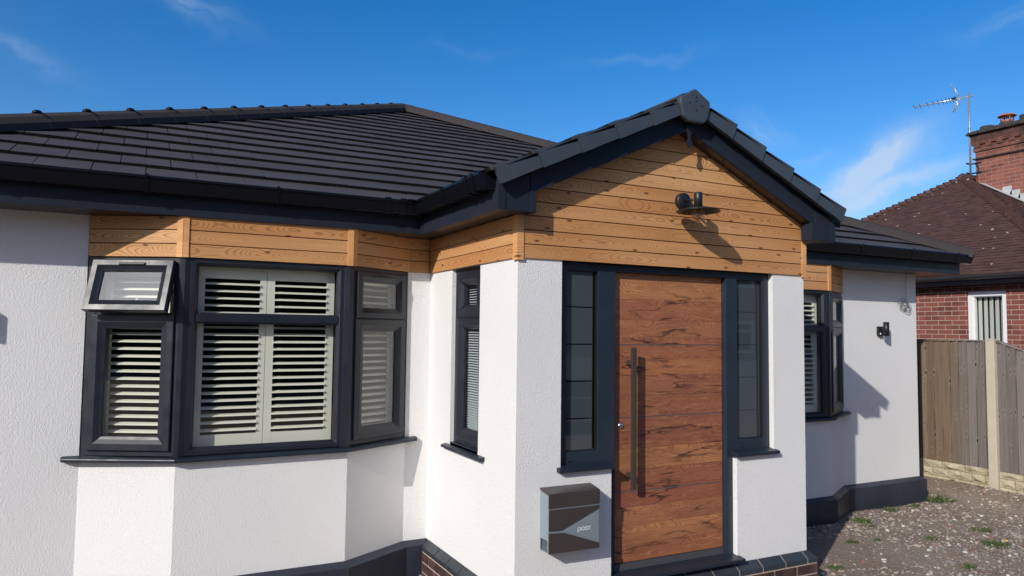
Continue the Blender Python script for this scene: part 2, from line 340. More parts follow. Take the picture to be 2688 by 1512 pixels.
def f_soil(nb):
    c = nb.coord(); n = nb.noise(c, 1.3, 4, .65); n2 = nb.noise(c, 38, 5, .75); v = nb.vor(c, 55)
    col = nb.mix(nb.rng(n, .35, .65), (.255, .195, .150), (.34, .275, .22))
    col = nb.mix(nb.rng(n2, .48, .75, 0, .8), col, (.15, .12, .10))
    col = nb.mix(nb.m('MULTIPLY', nb.rng(v, .22, .10), nb.rng(n2, .5, .7)), col, (.36, .32, .28))
    return {'Base Color': col, 'Normal': nb.bump(nb.m('ADD', n2, nb.m('MULTIPLY', v, -.6)), .9, .02)}
M_SOIL = mat('bare_soil', rough=.97, spec=.1, fn=f_soil)
M_ST = [mat('stone_grey', (.24, .215, .20), rough=.85), mat('stone_buff', (.37, .31, .25), rough=.85), mat('stone_white', (.62, .60, .56), rough=.8), mat('stone_brown', (.15, .10, .075), rough=.9), mat('stone_red', (.30, .13, .09), rough=.9)]
def f_grass(nb): return {'Base Color': nb.mix(nb.noise(nb.coord(), 12, 2), (.035, .075, .014), (.085, .125, .03))}
M_GRASS = mat('weed_leaf', rough=.7, fn=f_grass)
M_WIRE = mat('grey_cable', (.11, .12, .13), rough=.5)
M_STEEL = mat('brushed_steel', fn=lambda nb: {'Base Color': nb.mix(nb.noise(nb.vm('MULTIPLY', nb.coord(), (3, 3, 40)), 3, 4), (.30, .36, .40), (.42, .49, .53)), 'Roughness': .42}, metal=.55)
M_PBROWN = mat('brown_post_box_paint', fn=f_paint((.047, .036, .035), .2, .06), spec=.9)
M_LETTER = mat('white_letters', (.85, .87, .88), rough=.5)

# ---------------------------------------------------------------- mesh builder
class MB:
    def __init__(s): s.v = []; s.f = []; s.uv = []; s.mi = []; s.sm = []
    def face(s, pts, uv=None, mi=0, sm=False):
        b = len(s.v); s.v += [tuple(p) for p in pts]; s.f.append(list(range(b, b+len(pts))))
        if uv is None:
            a, b_, c = Vector(pts[0]), Vector(pts[1]), Vector(pts[2]); n = (b_-a).cross(c-a)
            ax = max(range(3), key=lambda i: abs(n[i]))
            if ax == 2: uv = [(p[0], p[1]) for p in pts]
            elif ax == 1: uv = [(p[0], p[2]) for p in pts]
            else: uv = [(p[1], p[2]) for p in pts]
        s.uv.append(uv); s.mi.append(mi); s.sm.append(sm)
    def hexa(s, P, uvf=None, mi=0):  # P: 8 pts: bottom 0-3, top 4-7
        for q in ((0, 3, 2, 1), (4, 5, 6, 7), (0, 1, 5, 4), (1, 2, 6, 5), (2, 3, 7, 6), (3, 0, 4, 7)):
            pts = [P[i] for i in q]; s.face(pts, [uvf(i) for i in q] if uvf else None, mi)
    def box(s, x0, x1, y0, y1, z0, z1, T=None, mi=0):
        P = [(x0, y0, z0), (x1, y0, z0), (x1, y1, z0), (x0, y1, z0), (x0, y0, z1), (x1, y0, z1), (x1, y1, z1), (x0, y1, z1)]
        if T: P = [T(*p) for p in P]
        s.hexa(P, None, mi)
    def prism(s, base, off, mi=0, uvs=None, mi_side=None, sides=None):
        """base: list of 3D pts, off: extrusion vector"""
        n = len(base); top = [tuple(Vector(p)+Vector(off)) for p in base]
        s.face(list(reversed(base)), list(reversed(uvs)) if uvs else None, mi); s.face(top, uvs, mi)
        for i in range(n):
            j = (i+1) % n
            s.face([base[i], base[j], top[j], top[i]], [uvs[i], uvs[j], uvs[j], uvs[i]] if uvs else None, mi if mi_side is None else mi_side)
    def tube(s, pts, rad, n=8, cap=True, mi=0, sm=True):
        pts = [Vector(p) for p in pts]; rings = []
        rads = rad if isinstance(rad, (list, tuple)) else [rad]*len(pts)
        up = None
        for i, p in enumerate(pts):
            t = (pts[min(i+1, len(pts)-1)] - pts[max(i-1, 0)]).normalized()
            if up is None: up = Vector((0, 0, 1)) if abs(t.z) < .9 else Vector((1, 0, 0))
            a = t.cross(up); a = a.normalized() if a.length > 1e-5 else Vector((1, 0, 0)); b = a.cross(t).normalized(); up = b
            rings.append([p + rads[i]*(math.cos(2*math.pi*k/n)*a + math.sin(2*math.pi*k/n)*b) for k in range(n)])
        for i in range(len(rings)-1):
            for k in range(n):
                j = (k+1) % n; s.face([rings[i][k], rings[i][j], rings[i+1][j], rings[i+1][k]], None, mi, sm)
        if cap: s.face(list(reversed(rings[0])), None, mi); s.face(rings[-1], None, mi)
    def lathe(s, prof, c, n=24, axis=(0, 0, 1), mi=0, sm=True):
        c = Vector(c); az = Vector(axis).normalized(); ax = Vector((1, 0, 0)) if abs(az.x) < .9 else Vector((0, 1, 0)); ay = az.cross(ax).normalized(); ax = ay.cross(az)
        rings = [[c + az*h + max(r_, 1e-5)*(math.cos(2*math.pi*k/n)*ax + math.sin(2*math.pi*k/n)*ay) for k in range(n)] for r_, h in prof]
        for i in range(len(rings)-1):
            for k in range(n):
                j = (k+1) % n; s.face([rings[i][k], rings[i][j], rings[i+1][j], rings[i+1][k]], None, mi, sm)
    def ring(s, T, s0, z0, s1, z1, prof, mi=0):
        """mitred rectangular frame; prof: closed polygon of (inset, n)"""
        def R_(o): return [(s0+o, z0+o), (s1-o, z0+o), (s1-o, z1-o), (s0+o, z1-o)]
        m_ = len(prof)
        for i in range(m_):
            o0, n0 = prof[i]; o1, n1 = prof[(i+1) % m_]; A = R_(o0); B = R_(o1)
            for k in range(4):
                j = (k+1) % 4
                s.face([T(A[k][0], n0, A[k][1]), T(A[j][0], n0, A[j][1]), T(B[j][0], n1, B[j][1]), T(B[k][0], n1, B[k][1])], None, mi)
    def sweep(s, path, prof, caps=True, mi=0, mis=None):
        """plan path (xy), prof: closed polygon (offset to the right of travel, z)"""
        P = [Vector((p[0], p[1])) for p in path]; offs = []
        for i in range(len(P)):
            d0 = (P[i]-P[i-1]).normalized() if i > 0 else None; d1 = (P[i+1]-P[i]).normalized() if i < len(P)-1 else None
            if d0 is None: d0 = d1
            if d1 is None: d1 = d0
            n0 = Vector((d0.y, -d0.x)); n1 = Vector((d1.y, -d1.x)); m_ = (n0+n1).normalized(); offs.append(m_/max(.2, m_.dot(n0)))
        rings = [[(P[i].x+offs[i].x*o, P[i].y+offs[i].y*o, z) for o, z in prof] for i in range(len(P))]
        n = len(prof)
        for i in range(len(rings)-1):
            for k in range(n):
                j = (k+1) % n; s.face([rings[i][k], rings[i+1][k], rings[i+1][j], rings[i][j]], None, mis[k] if mis else mi)
        if caps: s.face(list(reversed(rings[0])), None, mi); s.face(rings[-1], None, mi)
    def wall(s, T, s0, s1, z0, z1, holes, th, mi=0):
        """panel with rectangular holes, front at n=0, back at n=-th"""
        xs = sorted({s0, s1} | {min(max(h[k], s0), s1) for h in holes for k in (0, 2)}); zs = sorted({z0, z1} | {min(max(h[k], z0), z1) for h in holes for k in (1, 3)})
        def solid(i, j):
            if i < 0 or j < 0 or i >= len(xs)-1 or j >= len(zs)-1: return False
            cx, cz = (xs[i]+xs[i+1])/2, (zs[j]+zs[j+1])/2
            return not any(h[0] < cx < h[2] and h[1] < cz < h[3] for h in holes)
        for i in range(len(xs)-1):
            for j in range(len(zs)-1):
                if not solid(i, j): continue
                a, b, c, d = xs[i], xs[i+1], zs[j], zs[j+1]
                s.face([T(a, 0, c), T(b, 0, c), T(b, 0, d), T(a, 0, d)], None, mi); s.face([T(a, -th, c), T(a, -th, d), T(b, -th, d), T(b, -th, c)], None, mi)
                for (di, dj, p, q) in ((-1, 0, (a, c), (a, d)), (1, 0, (b, d), (b, c)), (0, -1, (b, c), (a, c)), (0, 1, (a, d), (b, d))):
                    if not solid(i+di, j+dj): s.face([T(p[0], 0, p[1]), T(q[0], 0, q[1]), T(q[0], -th, q[1]), T(p[0], -th, p[1])], None, mi)
    def build(s, name, mats, parent=None, bevel=0, merge=True, label=None, split=False):
        if split:
            key = lambda p: (round(p[0], 4), round(p[1], 4), round(p[2], 4)); par = {}
            def fd(a):
                while par.setdefault(a, a) != a: par[a] = par[par[a]]; a = par[a]
                return a
            for fc in s.f:
                r_ = fd(key(s.v[fc[0]]))
                for q in fc[1:]: par[fd(key(s.v[q]))] = r_
            grp = {}
            for i, fc in enumerate(s.f):
                m_ = grp.setdefault(fd(key(s.v[fc[0]])), MB()); m_.face([s.v[q] for q in fc], s.uv[i], s.mi[i], s.sm[i])
            return [m_.build(name, mats, parent, bevel, merge, label) for m_ in grp.values()][0]
        me = bpy.data.meshes.new(name); me.from_pydata(s.v, [], s.f)
        uvl = me.uv_layers.new(name='UVMap'); k = 0
        for uv in s.uv:
            for q in uv: uvl.data[k].uv = (q[0], q[1]); k += 1
        mats = mats if isinstance(mats, (list, tuple)) else [mats]
        for m_ in mats: me.materials.append(m_)
        for p, mi, sm in zip(me.polygons, s.mi, s.sm): p.material_index = mi; p.use_smooth = sm
        if merge:
            bm = bmesh.new(); bm.from_mesh(me); bmesh.ops.remove_doubles(bm, verts=bm.verts, dist=1e-5); bmesh.ops.recalc_face_normals(bm, faces=bm.faces); bm.to_mesh(me); bm.free()
        o = bpy.data.objects.new(name, me); COL.objects.link(o)
        if parent is not None:
            o.parent = parent; wl = Vector((0, 0, 0)); q = parent
            while q is not None: wl += q.location; q = q.parent
            o.location = -wl
        if bevel:
            b = o.modifiers.new('bevel', 'BEVEL'); b.width = bevel; b.segments = 2; b.limit_method = 'ANGLE'; b.angle_limit = R(40)
        if label: o['label'] = label
        return o

def thing(name, label, cat, loc=(0, 0, 0), group=None):
    o = bpy.data.objects.new(name, None); COL.objects.link(o); o.location = loc; o.empty_display_size = .1
    o['label'] = label; o['category'] = cat
    if group: o['group'] = group
    return o
def tag(o, label=None, cat=None, group=None, kind=None):
    for k, v in (('label', label), ('category', cat), ('group', group), ('kind', kind)):
        if v: o[k] = v
    return o
def frameT(a, b):
    a = Vector(a); b = Vector(b); d = (b-a).normalized(); n = Vector((d.y, -d.x))
    def T(s_, n_, z): p = a + d*s_ + n*n_; return (p.x, p.y, z)
    T.len = (b-a).length; T.d = d; T.n = n; return T
def clip(poly, a, b, c):      # keep a*x+b*y<=c
    out = []
    for i in range(len(poly)):
        p, q = poly[i], poly[(i+1) % len(poly)]; dp = a*p[0]+b*p[1]-c; dq = a*q[0]+b*q[1]-c
        if dp <= 0: out.append(p)
        if (dp < 0 < dq) or (dq < 0 < dp):
            t = dp/(dp-dq); out.append((p[0]+t*(q[0]-p[0]), p[1]+t*(q[1]-p[1])))
    return out
def clippoly(poly, conv):     # conv counter-clockwise
    for i in range(len(conv)):
        (x0, y0), (x1, y1) = conv[i], conv[(i+1) % len(conv)]; ex, ey = x1-x0, y1-y0
        poly = clip(poly, ey, -ex, ey*x0-ex*y0)
        if len(poly) < 3: return []
    return poly
def boards(mb, T, s0, s1, z0, z1, pitch=.0895, gap=.0065, th=.018, conv=None, n0=0.0):
    k = 0; z = z0
    while z < z1 - .01:
        zt = min(z+pitch-gap, z1); poly = [(s0, z), (s1, z), (s1, zt), (s0, zt)]
        if conv: poly = clippoly(poly, conv)
        if len(poly) >= 3:
            ro = rnd.uniform(0, 90)
            mb.prism([T(p[0], n0, p[1]) for p in poly], Vector(T(0, th, 0))-Vector(T(0, 0, 0)), uvs=[(p[0]+ro, p[1]-z) for p in poly])
        z += pitch; k += 1
def tiles(mb, O, U, V, N, conv, w_, g, hf=.030, hb=.010, gap=.006, jit=.0015, mi_edge=1, v0=0.0, bond=True):
    O, U, V, N = map(Vector, (O, U, V, N)); us = [p[0] for p in conv]; vs = [p[1] for p in conv]
    kmin = int(math.floor((min(vs)-v0)/g)); kmax = int(math.ceil((max(vs)-v0)/g))
    for k in range(kmin, kmax):
        va = v0+k*g; vb = va+g+.012
        i0 = int(min(us)/w_)-2; i1 = int(max(us)/w_)+2
        for i in range(i0, i1):
            ua = i*w_ + (w_*.5 if (k % 2 and bond) else 0); j_ = rnd.uniform(-jit, jit); t_ = rnd.uniform(-jit, jit)
            poly = clippoly([(ua+gap/2, va), (ua+w_-gap/2, va), (ua+w_-gap/2, vb), (ua+gap/2, vb)], conv)
            if len(poly) < 3: continue
            def P(p, top):
                if not top and hf > .025 and p[1]-va < .02: p = (p[0], p[1]+.007)
                tt = (p[1]-va)/g; h = (hf*(1-tt)+hb*tt+j_+t_*(p[0]-ua)/w_) if top else (hf*.28*(1-tt) - .012*tt)
                return tuple(O+U*p[0]+V*p[1]+N*h)
            bot = [P(p, 0) for p in poly]; top = [P(p, 1) for p in poly]
            mb.face(top, None, 0)
            for a in range(len(poly)):
                b = (a+1) % len(poly); front = abs(poly[a][1]-va) < 1e-6 and abs(poly[b][1]-va) < 1e-6
                mb.face([bot[a], bot[b], top[b], top[a]], None, mi_edge if front else 0)

def caps(mb, P0, P1, up, seg, prof, th=.012, start=0.0, collar=1.035, lift=.0):
    P0 = Vector(P0); P1 = Vector(P1); d = (P1-P0).normalized(); L = (P1-P0).length; sd = d.cross(Vector(up)).normalized(); uz = sd.cross(d).normalized()
    a = start
    while a < L-.02:
        b = min(a+seg+.03, L); rg = []
        for t_, sc in ((a, collar), (a+.035, collar), (a+.04, 1.0), (b, 1.0)):
            rg.append([P0+d*t_+sd*(x*sc)+uz*(z*sc+(lift if t_ <= a+.035 else 0)) for x, z in prof])
        for q in range(3):
            for k in range(len(prof)-1): mb.face([rg[q][k], rg[q][k+1], rg[q+1][k+1], rg[q+1][k]], None, 0)
        mb.face(list(rg[0]), None, 0); mb.face(list(reversed(rg[3])), None, 0)
        a += seg

# ================================================================ BUNGALOW
W, YM, BD = 2.472, 1.496, .295
HC, ZS, ZF = 2.066, 2.338, 2.330
YB = YM-BD
house = thing('bungalow', 'white rendered bungalow with dark tiled hipped roof, larch cladding and gabled entrance porch', 'bungalow', (1.2, 3.0, -.27))
TX = frameT((0, YM), (1, YM))           # s = X on the main wall
BAYL = [(-2.362, YM), (-1.815, YB), (-.712, YB), (-.190, YM)]
BAYR = [(2.640, YM), (3.187, YB), (4.225, YB), (4.775, YM)]
XL, XR, YBK = -3.45, 6.056, 11.0
mb = MB()
for a, b in ((XL, BAYL[0][0]), (BAYL[3][0], .06), (W-.06, BAYR[0][0]), (BAYR[3][0], XR)): mb.wall(TX, a, b, -.32, ZS, [], .25)
TR_ = frameT((XR, YM), (XR, YBK)); mb.wall(TR_, .25, YBK-YM, -.32, ZS, [], .25)
TL_ = frameT((XL, YBK), (XL, YM)); mb.wall(TL_, 0, YBK-YM-.25, -.32, ZS, [], .25)
mb.box(XL, XR, YBK, YBK+.25, -.32, ZS)
for B in (BAYL, BAYR):
    inner = [(B[3][0]-.02, YM+.02), (B[2][0]-.06, YB+.16), (B[1][0]+.06, YB+.16), (B[0][0]+.02, YM+.02)]
    mb.prism([(p[0], p[1], -.32) for p in B+inner], (0, 0, 1.075))
mb.build('wall', M_REND, house, split=True)
# porch walls
mb = MB(); TP = frameT((0, 0), (W, 0)); X1, X2, X3, X4 = .315, 2.1465, 1.7814, .698
mb.wall(TP, 0, W, 0, HC, [(X1, .765, X2, HC+1), (X4, -1, X3, HC+1)], .16)
TS = frameT((0, YM), (0, 0))            # s = YM - y
SW0, SW1 = YM-1.045, YM-.55
mb.wall(TS, 0, YM-.16, 0, ZS, [(SW0, .80, SW1, HC)], .14)
TSR = frameT((W, 0), (W, YM)); mb.wall(TSR, .16, YM, 0, ZS, [], .14)
mb.build('porch_wall', M_REND, house)
# near-black lining added so the rooms behind the windows stay dark
mb = MB()
mb.box(XL+.26, XR-.26, YM+.3, YBK-.05, 0.0, .02); mb.box(XL+.02, XR-.02, YM+.02, YBK, ZS+.012, ZS+.03); mb.box(.14, W-.14, .17, YM+.3, -.02, .0)
mb.box(XL+.26, XR-.26, YM+2.6, YM+2.65, .02, ZS); mb.box(-.16, -.06, YM+.27, YM+2.6, .02, ZS); mb.box(W+.06, W+.14, YM+.27, YM+2.6, .02, ZS)
mb.box(.14, W-.14, .3, YM+.3, ZS, ZS+.01)
mb.build('dark_room_lining', M_DARKIN, house, split=True)
# plinth
mb = MB(); pp = [(0, .0), (.056, -.034), (.056, -.34), (0, -.34)]
mb.sweep([(XL, 5.0), (XL, YM)] + BAYL + [(0.0, YM)], pp); mb.sweep([(W, YM)] + BAYR + [(XR, YM), (XR, 5.0)], pp)
mb.build('plinth', M_PLIN, house, bevel=.004, split=True)
# brick plinth of the porch
mbt = MB(); mbm = MB(); mbb = MB()
paths = [((0, YM-.056), (0, -.0), 'L'), ((0, 0), (W, 0), 'F'), ((W, 0), (W, YM-.056), 'R')]
for a, b, kd in paths:
    T = frameT(a, b); L = T.len
    so = {'L': YM-.056-1.4104+.0, 'F': .1731, 'R': .12}[kd]
    joints = [-.055 if kd != 'L' else 0.0] + [so+.225*i for i in range(-1, 14) if .03 < so+.225*i < L-.01] + [L+.055 if kd != 'R' else L]
    for i in range(len(joints)-1):
        s0, s1 = joints[i]+.005, joints[i+1]-.005
        e0 = s0 if i else joints[0]; e1 = s1 if i < len(joints)-2 else joints[-1]
        i0 = e0 if i or kd == 'L' else 0.0; i1 = e1 if i < len(joints)-2 or kd == 'R' else L   # mitre at corners
        P = [T(i0, -.01, -.062), T(e0, .055, -.078), T(e1, .055, -.078), T(i1, -.01, -.062)]
        Q = [T(i0, .0, .0), T(e0, .055, -.044), T(e1, .055, -.044), T(i1, .0, .0)]
        mbt.hexa([P[0], P[1], P[2], P[3], Q[0], Q[1], Q[2], Q[3]])
    for rz in range(4):
        zt = -.088-.075*rz; zb = zt-.065; off = .1125 if rz % 2 == 0 else 0
        js = [-.055 if kd != 'L' else 0.0] + [so+off+.225*i for i in range(-2, 14) if .03 < so+off+.225*i < L-.01] + [L+.055 if kd != 'R' else L]
        for i in range(len(js)-1):
            s0 = js[i]+(.005 if i else 0); s1 = js[i+1]-(.005 if i < len(js)-2 else 0)
            mbb.box(s0, s1, -.05, .055+rnd.uniform(-.0015, .0015), zb, zt, T)
mbm.box(-.050, W+.050, -.050, YM-.06, -.40, -.070); mbm.box(.0, W, .0, YM-.06, -.075, -.004)
mbm.prism([(0.0, -.0+.002, -.006), (W, .002, -.006), (W+.050, -.050, -.050), (-.050, -.050, -.050)], (0, 0, -.02))
mbm.prism([(0.002, YM-.06, -.006), (0.002, 0, -.006), (-.050, -.050, -.050), (-.050, YM-.06, -.050)], (0, 0, -.02))
bp = mbm.build('brick_plinth', M_MORT, house)
mbt.build('sloped_brick', M_BRTOP, bp, bevel=.003); mbb.build('wall_brick', M_EBRICK, bp, bevel=.003)

# soffits
mb = MB()
mb.prism([(-3.80, 1.18, ZS-.004), (-.20, 1.18, ZS-.004), (-.20, YM+.02, ZS-.004), (-3.80, YM+.02, ZS-.004)], (0, 0, .010))
mb.prism([(-.196, -.10, ZS-.004), (-.001, -.10, ZS-.004), (-.001, 1.5, ZS-.004), (-.196, 1.5, ZS-.004)], (0, 0, .010))
mb.prism([(W+.001, -.10, ZS-.004), (2.668, -.10, ZS-.004), (2.668, 1.5, ZS-.004), (W+.001, 1.5, ZS-.004)], (0, 0, .010))
mb.prism([(2.67, 1.18, ZS-.004), (6.36, 1.18, ZS-.004), (6.36, YM+.02, ZS-.004), (2.67, YM+.02, ZS-.004)], (0, 0, .010))
mb.prism([(XR-.01, YM+.021, ZS-.004), (6.36, YM+.021, ZS-.004), (6.36, YBK, ZS-.004), (XR-.01, YBK, ZS-.004)], (0, 0, .010))
mb.build('soffit', M_SOF, house, split=True)
# fascia
GW = .045
mb = MB(); fp = [(0, ZF), (.0, 2.525), (-.018, 2.525), (-.018, ZF)]
mb.sweep([(-3.80, YBK+.4), (-3.80, 1.166), (-.198, 1.166), (-.198, -.10)], fp)
mb.sweep([(2.670, -.10), (2.670, 1.166), (6.375, 1.166), (6.375, YBK+.4)], fp)
mb.box(-.214, -.186, 1.150, 1.178, ZF-.003, 2.50)      # corner cover
mb.build('fascia', M_FASC, house, bevel=.002)
# gutters
gp = [(.004, 2.548), (.004, 2.468), (.022, 2.452), (.078, 2.452), (.084, 2.458), (.103, 2.532), (.113, 2.537), (.107, 2.553), (.102, 2.552), (.098, 2.538), (.078, 2.459), (.026, 2.459), (.010, 2.471), (.010, 2.548)]
def gscale(k, dz=0): return [(.058+(o-.058)*k, 2.50+(z-2.50)*k+dz) for o, z in gp]
for pth, brs in (([(-3.80, YBK+.3), (-3.80, 1.166), (-.198, 1.166), (-.198, -.085)], [(-2.042, 'm'), (-1.258, 'm'), (-2.85, 'm'), (-.50, 'j'), (-.385, 'j'), (1.06, 's'), (.52, 's'), (.14, 'js'), (.05, 'js')]),
                 ([(2.670, -.085), (2.670, 1.166), (6.375, 1.166), (6.375, YBK+.3)], [(4.566, 'm'), (5.382, 'm'), (3.6, 'm'), (6.18, 'j'), (.4, 'r'), (1.0, 'r')])):
    mb = MB(); mb.sweep(pth, gp)
    e = pth[-1] if pth[0][1] > 5 else pth[0]
    g_ = mb.build('gutter', M_GUT, house)
    for p, kd in brs:
        m2 = MB(); w_ = .045 if 'j' in kd else .018
        if kd in ('m', 'j'): m2.sweep([(p-w_/2, 1.166), (p+w_/2, 1.166)], gscale(1.15))
        elif kd in ('s', 'js'): m2.sweep([(-.198, p+w_/2), (-.198, p-w_/2)], gscale(1.15))
        else: m2.sweep([(2.670, p-w_/2), (2.670, p+w_/2)], gscale(1.15))
        m2.build('gutter_bracket', M_GUT, g_)
    m2 = MB()
    if pth[0][1] > 5: m2.box(-.198-.114, -.198-.002, -.089, -.083, 2.450, 2.553)
    else: m2.box(2.672, 2.670+.114, -.089, -.083, 2.450, 2.553)
    m2.build('gutter_stop_end', M_GUT, g_)
# small corner piece where both gutters meet
mb = MB(); mb.box(-.36, -.19, 1.02, 1.175, 2.548, 2.556); mb.build('gutter_corner', M_GUT, house)

# main roof : square hip, pitch 24.2
PT = R(24.2); ct, st_ = math.cos(PT), math.sin(PT)
EX0, EX1, EY, EZ = -3.85, 6.47, 1.12, 2.528
HW = (EX1-EX0)/2; AX, AY, AZ = (EX0+EX1)/2, EY+HW, EZ+HW*math.tan(PT)
SL = HW/ct
under = MB()
cn_ = [(EX0, EY, EZ), (EX1, EY, EZ), (EX1, EY+2*HW, EZ), (EX0, EY+2*HW, EZ)]
for i in range(4): under.face([cn_[i], cn_[(i+1) % 4], (AX, AY, AZ)])
under.face(list(reversed(cn_)))
roof = under.build('roof', M_TILE, house)
mb = MB(); tri = [(0, 0), (2*HW, 0), (HW, SL)]
G = .303
tiles(mb, (EX0, EY, EZ), (1, 0, 0), (0, ct, st_), (0, -st_, ct), tri, .300, G, v0=.0, hf=.033, hb=.011)
mb.build('front_roof_tiles', [M_TILE, M_TEDGE], roof)
mb = MB()
tiles(mb, (EX1, EY, EZ), (0, 1, 0), (-ct, 0, st_), (st_, 0, ct), tri, .300, G)
tiles(mb, (EX0, EY+2*HW, EZ), (0, -1, 0), (ct, 0, st_), (-st_, 0, ct), tri, .300, G)
mb.build('side_roof_tiles', [M_TILE, M_TEDGE], roof)
mb = MB(); hp = [(-.125, -.062), (-.112, -.012), (-.075, .033), (0, .060), (.075, .033), (.112, -.012), (.125, -.062)]
LZ = .058
A = Vector((AX, AY, AZ+LZ+.012))
for (cx, cy) in ((EX0, EY), (EX1, EY)):
    caps(mb, Vector((cx, cy, EZ+LZ))+(A-Vector((cx, cy, EZ+LZ))).normalized()*-.03, A, (0, 0, 1), .443 if cx > 0 else .4115, hp, start=0)
mb.build('hip_tile', M_RIDGE, roof)
mb = MB()
dh = (A-Vector((EX0, EY, EZ+LZ))).normalized()
for t_ in (1.09, 1.38, 1.67, 1.97, 2.27, 2.56, 2.86, 3.15, 3.46, 3.75, 4.03, 4.33, 4.62, 4.9):
    p = Vector((EX0+t_, EY+t_, EZ+LZ+.4494*t_))
    mb.lathe([(.0, .085), (.022, .083), (.034, .072), (.036, .060), (.02, .056)], p+Vector((0, 0, .0)), 10)
    q = p+Vector((.05, -.05, .012)); mb.box(q.x-.014, q.x+.014, q.y-.012, q.y+.012, q.z+.016, q.z+.032)
for t_ in (4.94, 4.86, 4.55, 4.25, 3.95, 3.64, .62, .3): pass
mb.build('hip_clip', M_GUT, roof, split=True)
# porch roof
PX = 1.238; PZ = 2.540; PXL = -.262; PHW = PX-PXL; Y0P = -.150
RZ = PZ+PHW*math.tan(PT)
mb = MB(); LP = PHW/ct
back = 3.1
pr_ = mb
mb.face([(PXL, Y0P+.03, PZ), (PX, Y0P+.03, RZ), (PX, back, RZ), (PXL, 1.25, PZ)]); mb.face([(2*PX-PXL, Y0P+.03, PZ), (2*PX-PXL, 1.25, PZ), (PX, back, RZ), (PX, Y0P+.03, RZ)])
proof = mb.build('porch_roof', M_TILE, house)
mb = MB()
# left slope: U along -Y from back to front, V up to +X
cl = [(0, 0), (1.25-Y0P, 0), (back-Y0P, LP), (0, LP)]
tiles(mb, (PXL, Y0P, PZ), (0, 1, 0), (ct, 0, st_), (-st_, 0, ct), cl, .300, G)
tiles(mb, (2*PX-PXL, Y0P, PZ), (0, 1, 0), (-ct, 0, st_), (st_, 0, ct), [(0, 0), (1.25-Y0P, 0), (back-Y0P, LP), (0, LP)], .300, G)
mb.build('porch_tiles', [M_TILE, M_TEDGE], proof)
mb = MB(); caps(mb, (PX, Y0P-.0, RZ-.016), (PX, back-.3, RZ-.016), (0, 0, 1), .45, hp); mb.build('ridge_tile', M_RIDGE, proof)
# dry verge units
for sgn in (-1, 1):
    for k in range(5):
        mb = MB()
        def TV(a, y, h):   # a along slope from eave, h normal
            x = (PXL+.055) + ct*a - st_*h; z = (2.476) + st_*a + ct*h
            return ((x if sgn < 0 else 2*PX-x), y, z)
        a0 = k*G; a1 = a0+G-.003 if k < 4 else a0+G-.05; ti = .020
        def L_(y0, y1, h0, h1, aa=a0, ab=a1, e=0.0):
            P = [TV(aa, y0, h0-e), TV(ab, y0, h0-e), TV(ab, y1, h0-e), TV(aa, y1, h0-e), TV(aa, y0, h1+ti), TV(ab, y0, h1), TV(ab, y1, h1), TV(aa, y1, h1+ti)]
            P[0] = TV(aa, y0-.009, h0-e-.006); P[4] = TV(aa, y0-.009, h1+ti)
            mb.hexa(P)
        L_(-.184, -.150, .0, .070)                  # face
        L_(-.172, -.150, .0700, .0745)                     # groove
        L_(-.184, -.060, .0745+ti*.9, .092)                # top lip and flange
        mb.build('verge_tile', M_VERGE, proof, bevel=.003)
mb = MB()
cap = [(-.002, 3.270), (.128, 3.196), (.130, 3.160), (.105, 3.070), (.075, 3.040), (-.060, 3.038), (-.105, 3.066), (-.132, 3.150), (-.132, 3.192)]
mb.prism([(PX-.004+x*.98, -.205, z-.004) for x, z in cap], (0, .045, 0))
rc = mb.build('ridge_end_cap', M_VERGE, proof, bevel=.010)
mb = MB()
for x, z in ((.0, 3.205), (.0, 3.180), (-.055, 3.160), (.052, 3.150), (.002, 3.115)): mb.lathe([(0, .003), (.006, .002), (.006, 0)], (PX+x-.004, -.2055, z), 8, (0, -1, 0))
mb.build('cap_fixing', M_BLACK, rc, split=True)

# barge boards
mb = MB(); YBB = -.118
m_ = (2.988-2.460)/(1.222-.058)
def bl(x): return 2.460+m_*(x-.058)
xa = PX; za = bl(PX)+.004
mb.prism([(.020, YBB, 2.443), (xa, YBB, za), (xa, YBB, za+.17), (.020, YBB, 2.443+.165)], (0, .02, 0))
mb.prism([(2*PX-.020, YBB, 2.443), (2*PX-.020, YBB, 2.443+.165), (xa, YBB, za+.17), (xa, YBB, za)], (0, .02, 0))
bb = mb.build('barge_board', M_FASC, house, bevel=.002, split=True)
for sgn in (0, 1):
    mb = MB(); F = lambda x: x if not sgn else 2*PX-x
    pts = [(F(-.200), ZF), (F(.012), ZF), (F(.012), 2.56), (F(-.200), 2.50)]
    mb.prism([(x, YBB-.004, z) for x, z in pts], (0, .12, 0)); b_ = mb.build('box_end', M_FASC, house, bevel=.003)
    mb = MB()
    for x0, x1 in ((-.204, -.152), (.012, .054)):
        mb.prism([(F(x0), YBB-.009, ZF-.002), (F(x1), YBB-.009, ZF-.002), (F(x1), YBB-.009, 2.46), (F(x0), YBB-.009, 2.46)], (0, .10, 0))
    mb.build('box_end_trim', M_FASC, b_, bevel=.002, split=True)
# raking soffit
mb = MB()
for sgn in (0, 1):
    F = lambda x: x if not sgn else 2*PX-x
    mb.prism([(F(.054), YBB+.02, bl(.054)+.004), (F(PX), YBB+.02, bl(PX)+.006), (F(PX), -.001, bl(PX)+.006), (F(.054), -.001, bl(.054)+.004)], (0, 0, .012))
mb.build('raking_soffit', M_SOF, house, split=True)
# finial
mb = MB(); fz = [(-.026, 3.04), (.022, 3.04), (.018, 2.985), (.010, 2.955), (.010, 2.94), (.016, 2.925), (.026, 2.911), (.002, 2.874), (-.022, 2.909), (-.012, 2.925), (-.008, 2.945), (-.016, 2.985)]
mb.prism([(PX+x+.002, YBB-.016, z) for x, z in fz], (0, .012, 0)); mb.build('finial', M_FASC, house, bevel=.001)

